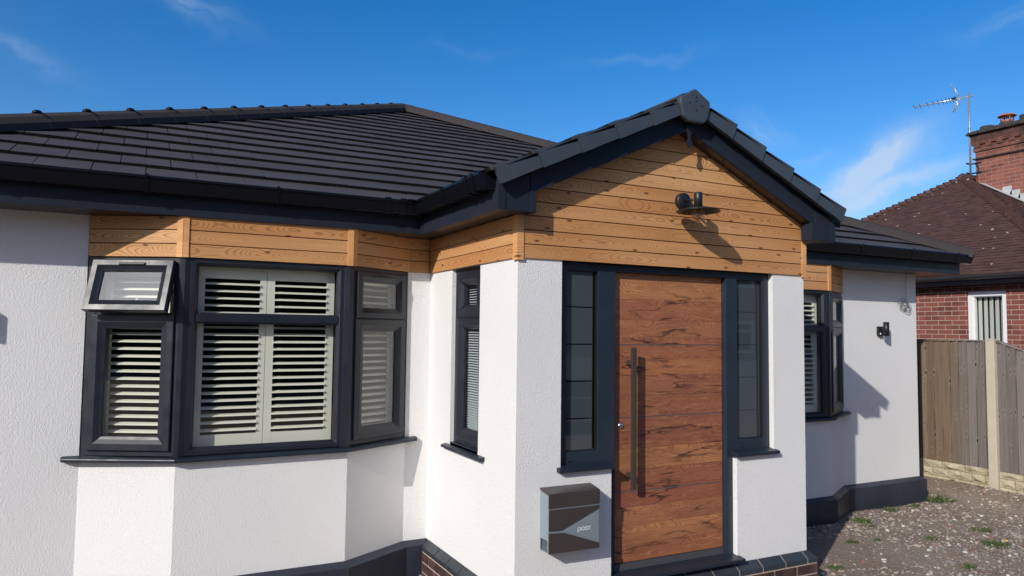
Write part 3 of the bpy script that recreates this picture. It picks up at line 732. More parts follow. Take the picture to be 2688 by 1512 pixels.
# ---------------- cladding
mb = MB(); mb.wall(TP, .0, W, HC, ZF+.02, [], .1)
mb.prism([(.0, .001, ZF+.02), (W, .001, ZF+.02), (W, .001, 2.40), (PX, .001, 3.02), (0, .001, 2.40)], (0, .09, 0))
mb.build('cladding_backing', M_BLACK, house)
gab = [(.028, HC), (W-.028, HC), (W-.028, bl(.06)+.03), (PX, bl(PX)+.03), (.028, bl(.06)+.03)]
def clad(name_parts):
    pass
mb = MB(); boards(mb, TP, .028, W-.028, HC, 3.05, conv=gab, n0=-.006); mb.build('gable_cladding', M_LARCH, house)
mb = MB()
boards(mb, TS, .0, YM-.036, HC, ZS-.004, n0=-.004); mb.build('side_cladding', M_LARCH, house)
mb = MB(); boards(mb, TSR, .036, YM, HC, ZS-.004, n0=-.004)
mb.build('side_cladding', M_LARCH, house)
mb = MB()
mb.box(-.016, .030, -.018, .006, HC-.014, ZF-.001); mb.box(-.018, -.0005, .006, .036, HC-.014, ZF-.001)
mb.box(W-.030, W+.016, -.018, .006, HC-.014, ZF+.0); mb.box(W+.0005, W+.018, .006, .036, HC-.014, ZF)
mb.build('corner_trim', M_TRIM, house, split=True)

def bay(B, name, open_sash=False):
    T0, T1, T2 = frameT(B[0], B[1]), frameT(B[1], B[2]), frameT(B[2], B[3]); L0, L1, L2 = T0.len, T1.len, T2.len
    # cladding
    bk = MB()
    for T, L in ((T0, L0), (T1, L1), (T2, L2)): bk.box(0, L, -.05, -.006, HC, ZS-.004, T)
    root = bk.build('bay_cladding', M_BLACK, house)
    for T, a, b in ((T0, .012, L0-.02), (T1, .02, L1-.02), (T2, .02, L2-.003)):
        mb = MB(); boards(mb, T, a, b, HC+.002, ZS-.006, n0=.0, th=.016); mb.build('boards', M_LARCH, root)
    mb = MB()
    for T, L in ((T0, L0),): mb.box(L-.034, L+.004, .0, .022, HC, ZS-.006, T)
    mb.box(-.004, .030, .0, .023, HC, ZS-.006, T1); mb.box(L1-.036, L1+.004, .0, .023, HC, ZS-.006, T1); mb.box(-.004, .030, .0, .022, HC, ZS-.006, T2)
    mb.build('trim', M_TRIM, root, split=True)
    if B is BAYL:
        mb = MB(); T = frameT(B[3], (0, YM)); boards(mb, T, .003, T.len-.02, HC+.002, ZS-.006, n0=0, th=.016); mb.build('boards', M_LARCH, root)
        mb = MB(); mb.box(.002, T.len, .0, .003, HC, ZS-.006, T); mb.build('backing', M_BLACK, root)
    # sill
    mb = MB()
    out = [(B[0][0]-.10, YM-.032), (B[1][0]-.008, YB-.056), (B[2][0]+.010, YB-.056), (B[3][0]+.094, YM-.032)]
    inn = [(B[3][0]+.094, YM-.001), (B[3][0], YM-.001), (B[2][0]-.03, YB+.10), (B[1][0]+.03, YB+.10), (B[0][0], YM-.001), (B[0][0]-.10, YM-.001)]
    n_ = len(out+inn); lo = [(p[0], p[1], .757) for p in out+inn]; hi = [(p[0], p[1], .781 if i < 4 else .792) for i, p in enumerate(out+inn)]
    mb.face(list(reversed(lo))); 
    mb.face([hi[0], hi[1], hi[7], hi[8]]); mb.face([hi[0], hi[8], hi[9]]); mb.face([hi[1], hi[2], hi[6], hi[7]]); mb.face([hi[2], hi[3], hi[5], hi[6]]); mb.face([hi[3], hi[4], hi[5]])
    for i in range(n_):
        j = (i+1) % n_; mb.face([lo[i], lo[j], hi[j], hi[i]])
    mb.build('bay_sill', M_SILL, house, bevel=.007)
    # posts
    mb = MB()
    for (Ta, La, Tb) in ((T0, L0, T1), (T1, L1, T2)):
        if Ta is T0: a, b = Ta(La-.020, .0, 0), Tb(.050, .0, 0); ia, ib = Ta(La-.024, -.07, 0), Tb(.050, -.07, 0)
        else: a, b = Ta(La-.050, .0, 0), Tb(.032, .0, 0); ia, ib = Ta(La-.050, -.07, 0), Tb(.034, -.07, 0)
        c_ = Ta(La, .004, 0); c0, c1 = Ta(La-.014, .009, 0), Tb(.014, .009, 0)
        mb.prism([(p[0], p[1], .785) for p in (a, c0, c1, b, ib, ia)], (0, 0, HC-.785-.001))
    mb.box(.004, .036, -.07, -.004, .785, HC-.001, T0); mb.box(L2-.032, L2-.003, -.07, -.004, .785, HC-.001, T2)
    mb.build('bay_post', M_FRAME, house, bevel=.003, split=True)
    fo = [(0, -.062), (0, 0), (.028, 0), (.046, -.020), (.046, -.062)]
    sash = [(0, -.030), (0, .014), (.004, .019), (.044, .019), (.070, .004), (.088, -.004), (.092, -.030)]
    # centre fixed window
    def window(T, s0, s1, trans, kind, op=False):
        mb = MB(); ztop = HC-.002; zb = .792
        if kind == 'c':
            mb.ring(T, s0, zb, s1, ztop, fo); mb.box(s0+.04, s1-.04, -.06, -.014, 1.640, 1.712, T); mb.box(s0+.04, s1-.04, -.06, -.002, 1.652, 1.700, T)
        else:
            mb.ring(T, s0, zb, s1, ztop, [(0, -.062), (0, 0), (.036, 0), (.042, -.010), (.042, -.062)]); mb.box(s0+.03, s1-.03, -.06, -.003, 1.668, 1.706, T)
        win = mb.build('window', M_FRAME, house, bevel=.0015)
        if kind == 'c':
            for a, b in ((zb+.04, 1.66), (1.70, ztop-.04)):
                m2 = MB(); m2.face([T(s0+.03, -.030, a), T(s1-.03, -.030, a), T(s1-.03, -.030, b), T(s0+.03, -.030, b)]); m2.build('pane', M_GLASS, win, merge=False)
                m2 = MB(); m2.ring(T, s0+.043, a+.003, s1-.043, b-.003, [(0, -.034), (0, -.024), (.006, -.026), (.006, -.034)]); m2.build('seal', M_BLACK, win)
        else:
            m2 = MB(); m2.ring(T, s0+.018, .825, s1-.018, 1.690, sash); sh = m2.build('sash', M_FRAME, win, bevel=.0015)
            m2 = MB(); m2.face([T(s0+.09, -.012, .90), T(s1-.09, -.012, .90), T(s1-.09, -.012, 1.615), T(s0+.09, -.012, 1.615)]); m2.build('pane', M_GLASS, win, merge=False)
            th = R(17) if op else 0.0; H_ = .345 if op else .340
            zt = 2.036
            def TT(s_, n_, z):
                dz = z-zt; nn = n_ + (.016 if op else 0); return T(s_, nn*math.cos(th)-dz*math.sin(th), zt+dz*math.cos(th)+nn*math.sin(th))
            s2 = [(o*.86, n) for o, n in sash]
            m2 = MB(); m2.ring(TT, s0+.022, zt-H_, s1-.022, zt, s2)
            m2.build('open_sash' if op else 'top_sash', M_FRAME, win, bevel=.0015)
            m2 = MB(); q = .09; m2.face([TT(s0+q, -.010, zt-H_+.07), TT(s1-q, -.010, zt-H_+.07), TT(s1-q, -.010, zt-.07), TT(s0+q, -.010, zt-.07)]); m2.build('pane', M_GLASS, win, merge=False)
            m2 = MB(); c_ = (s0+s1)/2
            m2.box(c_-.085, c_+.085, .018, .030, zt-.040, zt-.022, TT); m2.build('trickle_vent', M_BLACK, win, bevel=.004)
            if op:
                m2 = MB(); m2.tube([TT(s0+.06, -.02, zt-H_+.03), T(s0+.05, -.02, 1.85)], .005, 6); m2.tube([TT(s1-.06, -.02, zt-H_+.03), T(s1-.05, -.02, 1.85)], .005, 6); m2.build('stay', M_CHROME, win, split=True)
                m2 = MB(); m2.tube([TT(c_+.03, -.02, zt-H_+.035), TT(c_+.045, -.045, zt-H_+.10)], .008, 6); m2.build('handle', M_UPVC, win)
        return win
    wl = window(T0, .030, L0-.018, None, 's', open_sash); wc = window(T1, .050, L1-.050, None, 'c'); wr = window(T2, .028, L2-.022, None, 's')
    # shutters
    def shutter(par, T, s0, s1, n0, st=.048, zr=((.80, .905), (1.945, 2.06))):
        mb = MB(); tk = .028
        mb.box(s0, s0+st, n0-tk, n0, .80, 2.06, T); mb.box(s1-st, s1, n0-tk, n0, .80, 2.06, T)
        for a, b in zr: mb.box(s0+st, s1-st, n0-tk+.001, n0-.001, a, b, T)
        z = zr[0][1]+.03; a = R(14); c_, s_ = math.cos(a)*.030, math.sin(a)*.030
        while z < zr[1][0]-.005:
            nc = n0-tk/2; t_ = .0048
            P = []
            for (dn, dz) in ((c_, -s_-.001), (c_*.5, -s_*.5+t_), (-c_*.5, s_*.5+t_), (-c_, s_), (-c_*.5, s_*.5-t_), (c_*.5, -s_*.5-t_)): P.append((nc+dn, z+dz))
            mb.prism([T(s0+st+.001, n, zz) for n, zz in P], Vector(T(s1-st-.001, 0, 0))-Vector(T(s0+st+.001, 0, 0)))
            z += .0488
        return mb.build('shutter', M_SHUT, par)
    n0 = -.095
    mid = (T1.len)/2
    if B is BAYL:
        shutter(wc, T1, .105, .538, n0, .040); shutter(wc, T1, .541, 1.005, n0, .052)
    else:
        shutter(wc, T1, .075, mid, n0, .050); shutter(wc, T1, mid+.003, T1.len-.075, n0, .050)
    shutter(wl, T0, .075, L0-.115, -.085, .040); shutter(wr, T2, .105, L2-.06, -.085, .040)
    # window board
    mb = MB(); mb.prism([(p[0], p[1], .775) for p in ((B[0][0]+.05, YM+.1), (B[1][0]+.06, YB+.06), (B[2][0]-.06, YB+.06), (B[3][0]-.05, YM+.1))], (0, 0, .02)); mb.build('window_board', M_SHUT, wc)
bay(BAYL, 'l', True)
bay(BAYR, 'r')

# ---------------- side window of the porch
nsw = -.030
mb = MB(); mb.ring(TS, SW0, .80, SW1, HC, [(0, -.095), (0, nsw), (.040, nsw), (.052, nsw-.014), (.052, -.095)]); mb.box(SW0+.04, SW1-.04, -.09, nsw-.002, 1.690, 1.735, TS)
sw = mb.build('window', M_FRAME, house, bevel=.0015)
mb = MB(); mb.ring(TS, SW0+.040, 1.712, SW1-.040, 2.030, [(0, -.07), (0, -.016), (.050, -.016), (.085, -.040), (.090, -.07)]); mb.build('top_sash', M_FRAME, sw, bevel=.0015)
mb = MB(); mb.ring(TS, SW0+.045, .845, SW1-.045, 1.700, [(0, -.07), (0, nsw-.006), (.045, nsw-.008), (.070, -.054), (.074, -.07)]); mb.build('sash', M_FRAME, sw, bevel=.0015)
mb = MB(); mb.face([TS(SW0+.05, -.056, .86), TS(SW1-.05, -.056, .86), TS(SW1-.05, -.056, 1.69), TS(SW0+.05, -.056, 1.69)]); mb.build('pane', M_GLASS, sw, merge=False)
mb = MB(); mb.face([TS(SW0+.08, -.050, 1.73), TS(SW1-.08, -.050, 1.73), TS(SW1-.08, -.050, 1.99), TS(SW0+.08, -.050, 1.99)]); mb.build('pane', M_GLASS, sw, merge=False)
mb = MB(); z = .875
while z < 2.0:
    mb.prism([TS(SW0+.07, -.085, z-.004), TS(SW0+.07, -.083, z-.004), TS(SW0+.07, -.107, z+.007), TS(SW0+.07, -.109, z+.007)], Vector(TS(SW1-.07, 0, 0))-Vector(TS(SW0+.07, 0, 0))); z += .0182
mb.tube([TS(SW0+.115, -.096, .87), TS(SW0+.115, -.096, 2.02)], .0015, 4); mb.tube([TS(SW1-.115, -.096, .87), TS(SW1-.115, -.096, 2.02)], .0015, 4)
mb.build('venetian_blind', M_BLIND, sw)
mb = MB(); mb.prism([TS(YM-1.125, -.03, .792), TS(YM-1.125, .040, .777), TS(YM-1.125, .040, .757), TS(YM-1.125, .0, .757), TS(YM-1.125, -.03, .757)][:4], Vector(TS(YM-.44, 0, 0))-Vector(TS(YM-1.125, 0, 0)))
mb.box(SW0, SW1, -.09, .0, .775, .806, TS); mb.build('sill', M_SILL, sw, bevel=.005)

# ---------------- entrance door set
FY = .040
mb = MB(); TD = frameT((0, FY), (W, FY))
mb.wall(TD, X1+.002, X2-.002, -.0, HC-.001, [(.376, .853, .615, 2.012), (.754, .020, 1.721, 2.018), (1.828, .853, 2.080, 2.012), (0, -1, X4+.002, .768), (X3-.002, -1, 9, .768)], .07)
ds = mb.build('door_frame', M_DFRAME, house, bevel=.003)
for x0, x1, ex in ((.376, .615, (.592, .610)), (1.828, 2.080, (2.044, 2.062))):
    mb = MB(); mb.ring(TD, x0, .853, x1, 2.012, [(0, -.040), (0, -.006), (.003, -.006), (.005, -.030), (.005, -.040)]); mb.build('glazing_bead', M_BLACK, ds)
    mb = MB(); mb.box(x0, x1, -.040, -.030, .853, 2.012, TD); gl = mb.build('side_light', M_FROST, ds)
    mb = MB(); y_ = -.0295
    mb.box(ex[0], ex[1], -.0305, y_, .862, 2.005, TD)
    hw = .004 if x0 < 1 else .003
    for z in (1.776, 1.535, 1.297, 1.057): mb.box(x0+.006, ex[0], -.0305, y_, z-hw, z+hw, TD)
    mb.build('clear_stripe', M_FCLEAR if x0 < 1 else M_FDARK, gl)
mb = MB()
DY = .080
for z0, z1 in ((.098, .5515), (.5595, 1.042), (1.050, 1.5275), (1.5355, 2.016)): mb.box(.762, 1.716, DY, DY+.05, z0, z1)
leaf = mb.build('door', M_DOOR, house)
mb = MB(); mb.box(.762, 1.716, DY+.0012, DY+.048, .099, 2.012); mb.build('inlay', M_INLAY, leaf)
mb = MB(); mb.box(.756, .762, DY+.004, DY+.05, .03, 2.018); mb.box(1.716, 1.721, DY+.004, DY+.05, .03, 2.018); mb.box(.754, 1.721, DY+.004, DY+.05, 2.016, 2.019); mb.build('seal', M_BLACK, leaf)
mb = MB(); mb.prism([(.760, DY-.012, .052), (.760, DY-.004, .092), (.760, DY+.03, .098), (.760, DY+.03, .052)], (.957, 0, 0)); mb.build('weather_bar', mat('weather_bar_grey', (.06, .062, .07), rough=.4), leaf)
mb = MB(); mb.box(.862, .900, .0, .018, .583, 1.515)
for z in (1.415, .672): mb.box(.868, .894, .018, DY-.0005, z-.016, z+.016)
mb.build('handle', M_BRONZE, leaf, bevel=.002)
mb = MB(); mb.lathe([(0, .012), (.010, .012), (.012, .010), (.019, .008), (.020, .0)], (.825, DY-.0005, .997), 20, (0, -1, 0)); mb.build('lock', M_CHROME, leaf)
mb = MB()
for z in (.30, .20): mb.box(.757, .775, DY-.006, DY+.003, z-.03, z+.03)
mb = MB(); mb.prism([(.682, -.062, .018), (.682, -.062, .040), (.682, .040, .052), (.682, .11, .052), (.682, .11, .018)], (1.116, 0, 0)); mb.build('threshold', M_SILL, ds, bevel=.003)
for a, b in ((.288, .700), (1.752, 2.166)):
    mb = MB(); mb.prism([(a, -.040, .742), (a, -.040, .764), (a, .06, .782), (a, .06, .742)], (b-a, 0, 0)); mb.box(a+.1, a+.14, FY-.004, FY+.002, .790, .803)
    mb.build('sill', M_SILL, ds, bevel=.003)

# ================================================================ THINGS ON THE WALLS
def post_box():
    t = thing('post_box', 'brown and steel post box lettered POST on the white wall left of the door', 'post box', (.352, -.055, .285))
    mb = MB(); x0, x1, y0 = .172, .532, -.104
    mb.box(x0, x0+.003, y0, -.001, .362, .640); mb.box(x0, x0+.003, y0, y0+.010, .288, .362); mb.box(x0, x0+.003, -.010, -.001, .288, .362)
    mb.box(x1-.003, x1, y0, -.001, .288, .640); mb.box(x0+.003, x1-.003, -.004, -.001, .288, .640); mb.box(x0+.003, x1-.003, y0, -.004, .288, .292)
    mb.box(x0+.003, x1-.003, y0, y0+.003, .292, .640); mb.box(x0+.003, x1-.003, y0+.003, -.004, .362, .365)
    mb.build('body', M_STEEL, t)
    mb = MB(); mb.prism([(x0-.004, y0-.008, .556), (x0-.004, y0-.008, .641), (x0-.004, -.001, .661), (x0-.004, -.001, .649), (x0-.004, y0-.003, .630), (x0-.004, y0-.003, .556)], (x1-x0+.007, 0, 0)); mb.build('lid', M_PBROWN, t, bevel=.0015)
    Y = y0-.006
    for nm, pts in (('upper_panel', [(.172, .545), (.172, .422), (.258, .418), (.534, .526), (.534, .544)]), ('lower_panel', [(.172, .408), (.172, .288), (.534, .284), (.534, .314), (.280, .402)])):
        mb = MB(); mb.prism([(x, Y, z) for x, z in pts], (0, .006, 0)); mb.build(nm, M_PBROWN, t, bevel=.0008)
    mb = MB(); mb.prism([(.282, y0-.002, .4115), (.531, y0-.002, .3205), (.531, y0-.002, .514)], (0, .002, 0)); mb.build('steel_panel', M_STEEL, t)
    mb = MB()
    def st(x0, z0, x1, z1, w_=.0034):
        xa, xb, za, zb = min(x0, x1)-w_/2, max(x0, x1)+w_/2, min(z0, z1)-w_/2, max(z0, z1)+w_/2; mb.box(xa, xb, y0-.0032, y0-.002, za, zb)
    X = .380; Z = .404; h = .0185; cw = .019; g = .0065
    st(X, Z-.010, X, Z+h); st(X, Z+h, X+cw, Z+h); st(X+cw, Z, X+cw, Z+h); st(X, Z, X+cw, Z)
    X += cw+g; st(X, Z, X, Z+h); st(X+cw, Z, X+cw, Z+h); st(X, Z, X+cw, Z); st(X, Z+h, X+cw, Z+h)
    X += cw+g; st(X, Z+h/2, X, Z+h); st(X, Z+h, X+cw, Z+h); st(X, Z+h/2, X+cw, Z+h/2); st(X+cw, Z, X+cw, Z+h/2); st(X, Z, X+cw, Z)
    X += cw+g*.6; st(X, Z+h, X+cw, Z+h); st(X+cw/2, Z, X+cw/2, Z+h)
    mb.build('lettering', M_LETTER, t, merge=False)
post_box()
def gable_lamp():
    t = thing('wall_lamp', 'black disc-shaded wall lamp with clear globe bulb on the timber gable', 'wall lamp', (1.272, -.09, 2.45))
    X, Y = 1.272, -.180
    mb = MB(); mb.lathe([(0, .034), (.055, .034), (.060, .028), (.060, 0), (0, 0)], (X, -.012, 2.525), 32, (0, -1, 0)); mb.build('back_plate', M_LAMP, t)
    mb = MB(); mb.tube([(X, -.04, 2.527), (X, Y+.03, 2.522)], .008, 10); mb.tube([(X+.012, -.04, 2.490), (X+.012, Y+.02, 2.482)], .004, 8); mb.build('arm', M_LAMP, t)
    mb = MB(); mb.lathe([(0, 2.563), (.025, 2.563), (.028, 2.560), (.028, 2.455), (.0, 2.455)], (X, Y, 0), 28); mb.build('lamp_holder', M_LAMP, t)
    mb = MB(); mb.lathe([(.027, 2.468), (.055, 2.463), (.145, 2.437), (.147, 2.433), (.144, 2.431), (.055, 2.455), (.025, 2.458)], (X, Y, 0), 48); mb.build('lamp_shade', M_LAMP, t)
    mb = MB(); mb.lathe([(.018, 2.46), (.022, 2.445)] + [(.044*math.sin(a), 2.410+.046*math.cos(a)) for a in [R(q) for q in range(30, 181, 15)]], (X, Y, 0), 28); mb.build('bulb', M_BULB, t)
    mb = MB(); mb.lathe([(.0, 2.45), (.017, 2.45), (.017, 2.428), (.0, 2.428)], (X, Y, 0), 12)
    for k in range(6):
        a = k*math.pi/3; mb.tube([(X+.008*math.cos(a), Y+.008*math.sin(a), 2.428), (X+.014*math.cos(a), Y+.014*math.sin(a), 2.395)], .0011, 5)
    mb.build('filament', M_FIL, t)
gable_lamp()
def up_light(x, z, label, sensor=True):
    t = thing('up_down_light', label, 'wall light', (x, YM-.05, z), 'black cylinder wall lights on the white render')
    y = YM-.086
    mb = MB(); mb.prism([(x-.045, YM-.001, z-.085+.015), (x-.030, YM-.001, z-.085), (x+.030, YM-.001, z-.085), (x+.030, YM-.001, z+.028), (x-.045, YM-.001, z+.028)], (0, -.030, 0)); mb.build('back_plate', M_LAMP, t, bevel=.002)
    mb = MB(); mb.box(x-.012, x+.012, YM-.060, YM-.03, z-.015, z+.02); mb.build('arm', M_LAMP, t)
    mb = MB(); mb.lathe([(.001, z+.070), (.026, z+.070), (.027, z+.078), (.031, z+.078), (.031, z-.078), (.027, z-.078), (.026, z-.070), (.001, z-.070)], (x+.005, y, 0), 28); mb.build('cylinder', M_LAMP, t)
    mb = MB(); mb.lathe([(.0, .006), (.009, .004), (.011, 0)], (x-.018, YM-.0315, z-.055), 12, (0, -1, 0)); mb.build('sensor', M_UPVC, t)
up_light(5.393, 1.689, 'black cylinder up and down light on the white wall near its right corner')
up_light(-2.985, 1.690, 'black cylinder up and down light at far left casting a shadow on white wall')
# cable
mb = MB(); pts = [(5.823, YM-.05, ZS-.004), (5.84, YM-.03, 2.27), (5.852, YM-.02, 2.19), (5.858, YM-.018, 2.11), (5.850, YM-.02, 2.06)]
q = list(pts); rq = random.Random(3)
for k in range(46):
    a = k*.93; rx, rz = .085+.03*math.sin(k*.31), .055+.028*math.cos(k*.23)
    cx, cz = 5.822+.035*math.sin(k*.11), 1.968-.03*math.sin(k*.11)+.02*math.sin(k*.57)
    q.append((cx+rx*math.cos(a)*(.6+.4*rq.random()), YM-.012-.022*rq.random(), cz+rz*math.sin(a)*(.6+.4*rq.random())-.12*max(0, math.cos(a)*rx)))
def smooth(P, n=4):
    out = []
    for i in range(len(P)-1):
        p0, p1, p2, p3 = [Vector(P[max(0, min(len(P)-1, i+k))]) for k in (-1, 0, 1, 2)]
        for j in range(n):
            t = j/n; out.append(.5*((2*p1)+(-p0+p2)*t+(2*p0-5*p1+4*p2-p3)*t*t+(-p0+3*p1-3*p2+p3)*t**3))
    return out
mb.tube(smooth(q), .0022, 5); tag(mb.build('cable', M_WIRE), 'tangled bundle of grey cable hanging from the soffit on the white wall', 'cable')

# ================================================================ FENCE
FX = 6.90; GZ = -.27
fence = thing('fence', 'weathered closeboard timber fence with concrete post and stone effect gravel boards', 'fence', (FX, 1.5, GZ))
def panel(y0, y1, zt0, zt1, zb):     # y0 > y1 (away to near)
    mb = MB(); y = y0; k = rnd.randint(0, 500); bw = .104
    while y > y1+.005:
        yn = max(y-bw, y1)
        t0 = zt0+(zt1-zt0)*(y0-y)/(y0-y1); t1 = zt0+(zt1-zt0)*(y0-yn)/(y0-y1)
        P = [(FX-.004, y, zb), (FX-.026, yn, zb), (FX+.004, yn, zb), (FX+.004, y, zb), (FX-.004, y, t0), (FX-.026, yn, t1), (FX+.004, yn, t1), (FX+.004, y, t0)]
        uv = [(k+.02, zb), (k+.98, zb), (k+.98, zb), (k+.02, zb), (k+.02, t0), (k+.98, t1), (k+.98, t1), (k+.02, t0)]
        mb.hexa(P, lambda i: uv[i]); k += 1; y = yn
    mb.build('panel', M_FENCE, fence)
    mb = MB(); P = [(FX-.030, y0, zt0), (FX-.030, y1, zt1), (FX+.03, y1, zt1), (FX+.03, y0, zt0)]; mb.prism(P, (0, 0, .018)); mb.build('capping', M_FENCE, fence)
    for z in (.25, 1.2):
        m3 = MB(); m3.box(FX+.005, FX+.05, y1, y0, z, z+.04); m3.build('rail', M_FENCE, fence)
    mb = MB(); zz = -.27; row = 0; rg = random.Random(int(y0*100))
    hs = (.15, .095, .085)
    for h in hs:
        yy = y0
        while yy > y1+.01:
            L = rg.uniform(.14, .30); yn = max(yy-L, y1); z1 = min(zz+h, zb-.004)
            if z1-zz > .02:
                d = rg.uniform(.018, .042); P = [(FX-.018, yy, zz), (FX-.018, yn, zz), (FX+.02, yn, zz), (FX+.02, yy, zz), (FX-.018, yy, z1), (FX-.018, yn, z1), (FX+.02, yn, z1), (FX+.02, yy, z1)]
                mb.hexa(P)
                i = .012; a, b, c, e = yy-i, yn+i, zz+i, z1-i; cy, cz = (yy+yn)/2+rg.uniform(-.04, .04), (zz+z1)/2+rg.uniform(-.02, .02)
                q_ = [(FX-.0182, a, c), (FX-.0182, b, c), (FX-.0182, b, e), (FX-.0182, a, e)]
                for m_ in range(4): mb.face([q_[m_], q_[(m_+1) % 4], (FX-.018-d, cy, cz)])
            yy = yn-.008
        zz += h+.006
    mb.build('gravel_board', M_STONE, fence)
panel(3.62, 2.06, 1.559, 1.559, .070); panel(2.04, 1.188, 1.559, 1.559, .070); panel(1.072, -.30, 1.559, 1.08, .062)
mb = MB(); mb.box(FX-.052, FX+.052, 1.078, 1.178, -.6, 1.574); mb.prism([(FX-.052, 1.078, 1.574), (FX+.052, 1.078, 1.574), (FX+.052, 1.178, 1.574), (FX-.052, 1.178, 1.574)], (0, 0, .004)); 
for a in range(4): 
    q_ = [(FX-.052, 1.078, 1.578), (FX+.052, 1.078, 1.578), (FX+.052, 1.178, 1.578), (FX-.052, 1.178, 1.578)]; mb.face([q_[a], q_[(a+1) % 4], (FX, 1.128, 1.604)])
mb.build('post', M_CONC, fence, bevel=.006)
mb = MB(); mb.box(FX-.05, FX+.05, 2.04, 2.06, -.6, 1.57); mb.build('post', mat('dark_post', (.03, .025, .022), rough=.8), fence)

# ================================================================ NEIGHBOUR HOUSE
nh = thing('brick_house', 'red brick house with brown lichen spotted clay tile roof beyond the fence', 'house', (12, 5, GZ))
NX = 9.6
TN = frameT((NX, 8.4), (NX, 1.65))     # s = 8.4 - y ; outward n = -x
mb = MB(); mb.wall(TN, 0, 6.75, -.3, 2.5, [(8.4-3.02, .9, 8.4-2.43, 2.325)], .25)
mb.wall(frameT((NX, 1.65), (18, 1.65)), .25, 8.4, -.3, 2.5, [], .25); mb.box(NX, 18, 8.4, 8.65, -.3, 2.5)
mb.build('wall', M_BRICK, nh)
mb = MB(); mb.box(NX+.3, NX+.34, 1.95, 8.3, -.2, 2.45); mb.build('dark_room_lining', M_DARKIN, nh)
mb = MB(); mb.ring(TN, 8.4-3.02, .9, 8.4-2.43, 2.325, [(0, -.12), (0, -.03), (.075, -.03), (.09, -.05), (.09, -.12)])
nw = mb.build('window', M_UPVC, nh, bevel=.003)
mb = MB(); mb.face([TN(8.4-2.95, -.07, .97), TN(8.4-2.5, -.07, .97), TN(8.4-2.5, -.07, 2.26), TN(8.4-2.95, -.07, 2.26)]); mb.build('pane', M_GLASS, nw, merge=False)
mb = MB()
for k in range(6):
    s_ = 8.4-2.93+k*.085; mb.prism([TN(s_, -.15, .95), TN(s_+.070, -.125, .95), TN(s_+.070, -.127, .95), TN(s_, -.152, .95)], (0, 0, 1.34))
mb.build('vertical_blind', mat('blind_fabric', (.72, .76, .70), rough=.7), nw)
# roof
NP = R(32); cN, sN = math.cos(NP), math.sin(NP); NE, NZ = 9.28, 2.555
NY0, NY1 = 1.325, 8.775; NHW = (NY1-NY0)/2; NA = (NE+NHW, (NY0+NY1)/2, NZ+NHW*math.tan(NP)); NSL = NHW/cN
mb = MB(); XE = 18.6
mb.face([(NE, NY1, NZ), (NE, NY0, NZ), NA]); mb.face([(NE, NY0, NZ), (XE, NY0, NZ), (XE, NA[1], NA[2]), NA]); mb.face([(NE, NY1, NZ), NA, (XE, NA[1], NA[2]), (XE, NY1, NZ)]); mb.face([(NE, NY0, NZ), (NE, NY1, NZ), (XE, NY1, NZ), (XE, NY0, NZ)])
nr = mb.build('roof', M_ROSE, nh)
mb = MB()
tiles(mb, (NE, NY1, NZ), (0, -1, 0), (cN, 0, sN), (-sN, 0, cN), [(0, 0), (2*NHW, 0), (NHW, NSL)], .166, .1, hf=.022, hb=.010, gap=.004, jit=.0045, mi_edge=0)
tiles(mb, (NE, NY0, NZ), (1, 0, 0), (0, cN, sN), (0, -sN, cN), [(0, 0), (9.3, 0), (9.3, NSL), (NHW, NSL)], .166, .1, hf=.022, hb=.010, gap=.004, jit=.004, mi_edge=0)
mb.build('roof_tiles', M_ROSE, nr)
mb = MB()
for cy in (NY0, NY1):
    a = Vector((NE, cy, NZ+.02)); b = Vector(NA)+Vector((0, 0, .02)); d = (b-a).normalized(); sd = d.cross(Vector((0, 0, 1))).normalized(); uz = sd.cross(d); L = (b-a).length; n = int(L/.128)
    for i in range(n):
        p = a+d*(i*L/n); e = p+d*(L/n*1.55)
        pr0 = [(-.11, -.035), (-.06, .035), (0, .060), (.06, .035), (.11, -.035)]; pr1 = [(x*.35, z*.6-.02) for x, z in pr0]
        r0_ = [p+sd*x+uz*(z+.012) for x, z in pr0]; r1_ = [e+sd*x+uz*z for x, z in pr1]
        for k in range(4): mb.face([r0_[k], r0_[k+1], r1_[k+1], r1_[k]])
        mb.face(r0_)
mb.build('bonnet_tile', M_ROSE, nr)
mb = MB(); caps(mb, (NA[0]-.05, NA[1], NA[2]+.04), (XE, NA[1], NA[2]+.04), (0, 0, 1), .3, hp); mb.build('ridge_tile', M_ROSE, nr)
mb = MB()
nprof = [(.0, 2.56), (.0, 2.54)] + [(.06-.058*math.cos(R(a)), 2.545-.055*math.sin(R(a))) for a in range(10, 181, 17)] + [(.112, 2.55)]
mb.sweep([(NE+.06, NY1), (NE+.06, NY0-.06), (XE, NY0-.06)], nprof); mb.build('gutter', mat('neighbour_gutter', (.035, .036, .040), rough=.3), nh)
mb = MB(); mb.sweep([(NE+.10, NY1), (NE+.10, NY0+.0), (XE, NY0+.0)], [(0, 2.425), (0, 2.555), (-.02, 2.555), (-.02, 2.425)]); mb.prism([(NE+.10, NY0, 2.43), (NX+.0, NY0, 2.43), (NX, NY1, 2.43), (NE+.1, NY1, 2.43)], (0, 0, .01)); mb.prism([(NE+.10, NY0+.001, 2.43), (XE, NY0+.001, 2.43), (XE, 1.65, 2.43), (NE+.1, 1.65, 2.43)], (0, 0, .0095))
mb.build('fascia', mat('neighbour_fascia', (.12, .125, .135), rough=.4), nh)
